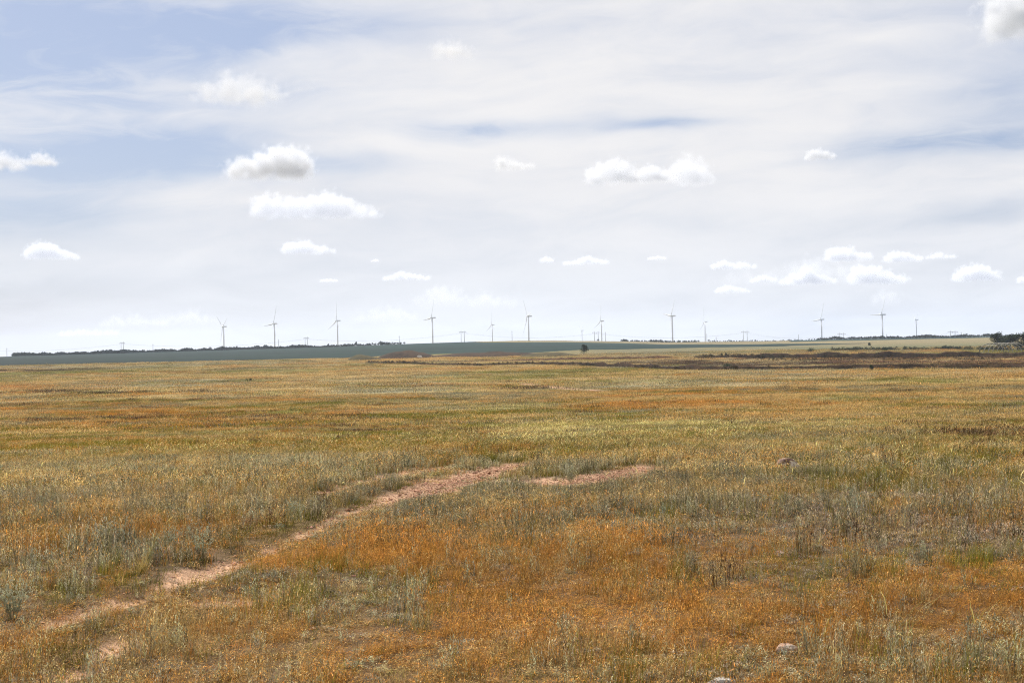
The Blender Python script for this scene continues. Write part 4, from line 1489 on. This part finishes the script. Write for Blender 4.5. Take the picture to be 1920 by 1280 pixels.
M_PEB = leaf_material('pebble_stone', .0, True)
rs_ = np.exp(rng.normal(math.log(.007), .5, n)) * np.clip(np.hypot(xs, ys) / 14, .8, 1.25)
size = np.stack([rs_ * rng.uniform(.8, 1.4, n), rs_, rs_ * rng.uniform(.5, 1, n)], -1)
tint = np.array((.36, .21, .14))[None] * rng.uniform(.55, 1.25, (n, 1)) * (1 + rng.normal(0, .05, (n, 3)))
o = scatter('gravel', [pebble(i) for i in range(5)], np.stack([xs, ys, zs + rs_ * .2], -1), np.stack([rng.normal(0, .3, n), rng.normal(0, .3, n), rng.uniform(0, 6.28, n)], -1), size, rng.integers(0, 5, n), tint, M_PEB, None)
tag(o, 'pink gravel and pebbles lying in the bare wheel ruts', 'gravel', kind='stuff')

def build_haze():
    X, zb, zt = 13600.0, -40.0, 195.0
    v = [(x, y, z) for z in (zb, zt) for x, y in ((-X, -X), (X, -X), (X, X), (-X, X))]
    f = [(3, 2, 1, 0), (4, 5, 6, 7), (0, 1, 5, 4), (1, 2, 6, 5), (2, 3, 7, 6), (3, 0, 4, 7)]
    mt = bpy.data.materials.new('haze_air')
    mt.use_nodes = True
    t = NT(mt.node_tree)
    t.n.clear()
    out = t.new('ShaderNodeOutputMaterial')
    pv = t.new('ShaderNodeVolumePrincipled')
    pv.inputs['Color'].default_value = (.68, .79, 1.0, 1)
    pv.inputs['Density'].default_value = HAZE
    pv.inputs['Anisotropy'].default_value = 0.2
    t.l.new(pv.outputs[0], out.inputs['Volume'])
    o = link('haze', mesh_from('haze', v, f), mat=mt)
    tag(o, 'pale blue haze lying over the whole plain', kind='stuff')


HAZE = 0.00004
build_haze()


# ------------------------------------------------------------------ cumulus clouds: real volumes a few kilometres off
def cloud(px, py, wpx, hpx, label, prof, seed, dens=7.0, base=1450.0, edge=1.0, noise=1.0, lobes=11, depth=.7, maxr=42000.0, group=None, flat=.5):
    """px, py: middle of the cloud in the photograph; prof: heights of its outline from left to right."""
    az, el = az_el(px, py + hpx * .5)
    r = min(base / math.tan(max(el, .004)), maxr)
    w, h = wpx / FPX * r, hpx / FPX * r
    c = point_at(px, py, r)
    rd = random.Random(seed)
    o = bpy.data.objects.new('cloud', bpy.data.volumes.new('cloud'))
    C.objects.link(o)
    o.location = c
    o.rotation_euler = (0, 0, -az)
    tag(o, label, 'cloud', group)
    # lobes in metres about the cloud's middle
    L = []
    np_ = len(prof)
    for i in range(lobes):
        u = (i + .5) / lobes
        f = u * (np_ - 1)
        a = int(min(f, np_ - 2))
        ph = prof[a] + (prof[a + 1] - prof[a]) * (f - a)
        rad = h * (.20 + .34 * ph) * rd.uniform(.7, 1.1)
        rad = max(rad, w / lobes * .75)
        x = (u - .5) * (w - 1.3 * h * .45) + rd.gauss(0, w * .02)
        z = -h * .5 + max(rad * .45, h * ph * rd.uniform(.78, .95) - rad * .8)
        L.append((x, rd.gauss(0, h * depth * .25), z, rad * 1.12, depth))
        if ph > .6:
            L.append((x + rd.gauss(0, rad * .5), rd.gauss(0, h * depth * .3), -h * .5 + h * ph * .35, rad * .9, depth))
    ng = bpy.data.node_groups.new('cloud_field', 'GeometryNodeTree')
    ng.interface.new_socket('Geometry', in_out='OUTPUT', socket_type='NodeSocketGeometry')
    t = NT(ng)
    go = t.new('NodeGroupOutput')
    pos = t.new('GeometryNodeInputPosition').outputs[0]
    nz = t.new('ShaderNodeTexNoise')
    sc = t.vmath('ADD', pos, (seed * 371.0, seed * 97.0, 0))
    t.l.new(sc, nz.inputs['Vector'])
    nz.inputs['Scale'].default_value = 3.2 / h
    nz.inputs['Detail'].default_value = 6.0
    nz.inputs['Roughness'].default_value = .62
    val = None
    for (x, y, z, rad, dp) in L:
        d = t.vmath('SUBTRACT', pos, (x, y, z))
        d = t.vmath('MULTIPLY', d, (1 / rad, 1 / (rad * 1.3), 1 / (rad * .92)))
        f = t.math('SUBTRACT', 1.0, t.vmath('LENGTH', d, out=1))
        if val is None:
            val = f
        else:
            nd = t.new('ShaderNodeMath', operation='SMOOTH_MAX')
            t.put(nd.inputs[0], val)
            t.put(nd.inputs[1], f)
            nd.inputs[2].default_value = .18
            val = nd.outputs[0]
    sep = t.new('ShaderNodeSeparateXYZ')
    t.l.new(pos, sep.inputs[0])
    val = t.math('ADD', val, t.math('MULTIPLY', t.math('SUBTRACT', nz.outputs[0], .53), 2.5 * noise))
    vo = t.new('ShaderNodeTexVoronoi', feature='SMOOTH_F1')
    wp = t.vmath('ADD', sc, t.vmath('SCALE', nz.outputs[1]))
    wp.node.inputs[1].links[0].from_node.inputs['Scale'].default_value = h * .35
    t.l.new(wp, vo.inputs['Vector'])
    vo.inputs['Scale'].default_value = 3.4 / h
    vo.inputs['Smoothness'].default_value = .35
    val = t.math('ADD', val, t.math('MULTIPLY', t.math('SUBTRACT', .42, vo.outputs['Distance']), .75))
    den = t.math('MULTIPLY', val, 1.7 * edge, clamp=True)
    bot = t.math('DIVIDE', t.math('ADD', sep.outputs[2], h * .52), h * .12 / max(flat, .05), clamp=True)
    den = t.math('MULTIPLY', den, bot)
    vc = t.new('GeometryNodeVolumeCube')
    hw, hd, hh = w * .5 + h * .45, h * depth + h * .35, h * .5 + h * .40
    vc.inputs['Min'].default_value = (-hw, -hd, -hh)
    vc.inputs['Max'].default_value = (hw, hd, hh)
    vox = r / 1422.0 * 1.05
    vc.inputs['Resolution X'].default_value = int(min(200, max(16, 2 * hw / vox)))
    vc.inputs['Resolution Y'].default_value = int(min(70, max(10, 2 * hd / vox * .7)))
    vc.inputs['Resolution Z'].default_value = int(min(130, max(12, 2 * hh / vox)))
    t.l.new(den, vc.inputs['Density'])
    sm = t.new('GeometryNodeSetMaterial')
    mt = bpy.data.materials.new('cloud_vapour')
    mt.use_nodes = True
    s = NT(mt.node_tree)
    s.n.clear()
    out = s.new('ShaderNodeOutputMaterial')
    pv = s.new('ShaderNodeVolumePrincipled')
    pv.inputs['Color'].default_value = (.78, .80, .845, 1)
    pv.inputs['Anisotropy'].default_value = .0
    pv.inputs['Density'].default_value = dens * .52 / h
    s.l.new(pv.outputs[0], out.inputs['Volume'])
    sm.inputs['Material'].default_value = mt
    t.l.new(vc.outputs[0], sm.inputs[0])
    t.l.new(sm.outputs[0], go.inputs[0])
    md = o.modifiers.new('field', 'NODES')
    md.node_group = ng
    return o


CLOUDS = [
    (440, 163, 190, 76, 'large soft grey white cloud, highest of those on the left', [.35, .7, .85, .9, .6, .5], dict(dens=4.2, edge=.5, noise=1.25, flat=.3, lobes=12)),
    (575, 160, 110, 40, 'faint ragged wisp trailing right of the large soft grey cloud', [.4, .6, .5, .3], dict(dens=.8, edge=.4, noise=1.5, flat=.2)),
    (850, 88, 100, 52, 'small soft cloud near the top middle of the sky', [.3, .6, .9, .6, .3], dict(dens=3.8, edge=.45, noise=1.2, flat=.3)),
    (495, 302, 158, 74, 'bright bulging cloud with a taller right half', [.5, .6, .65, .95, 1.0, .8], dict(dens=8, flat=.5, noise=.7, lobes=10)),
    (588, 384, 255, 54, 'long flat white cloud under the bright bulging one', [.8, .95, .8, .9, 1.0, .6, .4], dict(dens=6, noise=.9, lobes=18)),
    (99, 469, 98, 34, 'small domed white cloud alone low on the left', [.6, 1.0, .9, .5, .2], dict(dens=6, noise=.8)),
    (582, 460, 108, 34, 'small peaked white cloud below the long flat one', [.6, 1.0, .7, .4, .2], dict(dens=6, noise=.8)),
    (760, 516, 98, 20, 'thin flat white cloud just above the fourth turbine', [.3, .7, 1.0, .8, .5, .3], dict(dens=6, noise=.8)),
    (617, 525, 34, 8, 'tiny flat wisp of cloud above the third turbine', [.5, 1.0, .5], dict(dens=4, lobes=6)),
    (703, 488, 18, 7, 'tiniest puff of cloud between two small white clouds', [.5, 1.0, .5], dict(dens=4, lobes=5)),
    (966, 304, 84, 32, 'faint tapering cloud left of the wide white group', [1.0, .8, .45, .2], dict(dens=5, edge=.6, noise=1.0)),
    (1140, 320, 98, 56, 'rounded white cloud, left one of the wide white group', [.5, .8, 1.0, .8], dict(dens=6, edge=.8, noise=.8)),
    (1222, 324, 66, 38, 'low white cloud in the middle of the wide white group', [.7, 1.0, .6], dict(dens=6, edge=.7, noise=.8)),
    (1296, 318, 78, 60, 'rounded white cloud, right one of the wide white group', [.6, 1.0, .9, .5], dict(dens=5, edge=.7, noise=.9)),
    (1541, 288, 64, 24, 'small white puff alone on the upper right', [.6, 1.0, .7, .4], dict(dens=5, edge=.8, noise=.9)),
    (1912, 22, 110, 100, 'big grey billowing cloud cut by the top right corner', [.7, .9, 1.0, 1.0, 1.0], dict(dens=10, edge=.6, noise=1.3, flat=.3, depth=1.1, lobes=12)),
    (17, 298, 60, 44, 'pale ragged cloud touching the left edge of the sky', [.9, .8, .5], dict(dens=4.2, edge=.6, noise=1.1)),
    (76, 297, 60, 30, 'pale ragged cloud just right of the one on the left edge', [.6, 1.0, .5], dict(dens=4.2, edge=.6, noise=1.1)),
    (1098, 487, 92, 20, 'flat white cloud above the eighth turbine, largest of a low row', [.3, .5, 1.0, .7, .4], dict(dens=6, noise=.8)),
    (1025, 486, 28, 14, 'small round puff left of the flat cloud above the eighth turbine', [.7, 1.0, .6], dict(dens=4, lobes=6)),
    (1232, 483, 40, 9, 'thin sliver of cloud above the ninth turbine', [.5, 1.0, .5], dict(dens=4, lobes=7)),
    (1595, 473, 92, 34, 'lumpy white cloud at the left of the upper right row', [.9, .9, .7, .6, .4], dict(dens=7)),
    (1690, 480, 74, 24, 'lumpy white cloud in the middle of the upper right row', [.5, 1.0, .8, .5], dict(dens=6)),
    (1765, 478, 56, 15, 'thin white cloud at the right of the upper right row', [.5, 1.0, .6, .5], dict(dens=3.5, edge=.7)),
    (1376, 495, 90, 22, 'flat lumpy white cloud at the left of the lower right row', [.6, 1.0, .6, .7, .4], dict(dens=6)),
    (1432, 522, 52, 16, 'small white cloud joining the flat lumpy one to the pyramid one', [.5, 1.0, .5], dict(dens=5)),
    (1516, 517, 118, 34, 'pyramid shaped white cloud in the lower right row', [.3, .6, 1.0, .8, .4, .3], dict(dens=7)),
    (1646, 512, 122, 42, 'largest white heaped cloud of the lower right row', [.5, 1.0, .95, .7, .5, .3], dict(dens=8)),
    (1373, 541, 72, 18, 'thin white cloud lowest in the lower right row', [.4, 1.0, .7, .4], dict(dens=5)),
    (1480, 508, 340, 56, 'wide faint veil of cloud behind the lower right row of heaped clouds', [.3, .6, .5, .9, 1.0, .7, .4], dict(dens=2.6, edge=.55, noise=1.3, flat=.1, lobes=16)),
    (1829, 511, 92, 32, 'domed white cloud with a flat base farthest right', [.3, .8, 1.0, .8, .4], dict(dens=7)),
    (1917, 523, 20, 14, 'small white puff cut by the right edge', [.7, 1.0, .8], dict(dens=5, lobes=5)),
    (830, 553, 130, 54, 'faint cauliflower cloud low above the fourth turbine', [.5, .8, 1.0, .7, .4], dict(dens=2.4, edge=.8, noise=1.1, flat=.1)),
    (925, 562, 110, 36, 'faint cauliflower cloud low above the fifth turbine', [.6, 1.0, .7, .4], dict(dens=1.9, edge=.8, noise=1.1, flat=.1)),
    (255, 600, 150, 36, 'faint lumpy cloud low between the first pylon and first turbine', [.5, 1.0, .8, .6], dict(dens=2.0, edge=.7, noise=1.1, flat=.1)),
    (350, 594, 120, 38, 'faint lumpy cloud low left of the first turbine', [.6, .8, 1.0, .5], dict(dens=1.8, edge=.7, noise=1.1, flat=.1)),
    (168, 622, 110, 14, 'thin pale cloud lowest on the left, near the skyline', [.5, 1.0, .8, .5], dict(dens=1.8, edge=.7)),
    (720, 588, 130, 40, 'faint lumpy cloud low right of the third turbine', [.6, .8, 1.0, .6], dict(dens=1.8, edge=.7, noise=1.1, flat=.1)),
    (1660, 556, 60, 36, 'faint tall cloud behind the tallest right turbine', [.5, 1.0, .7], dict(dens=1.8, edge=.7, noise=1.0, flat=.1)),
]
for i, (px, py, w, h, lab, prof, kw) in enumerate(CLOUDS):
    cloud(px, py, w, h, lab, prof, 21 + i, **kw)
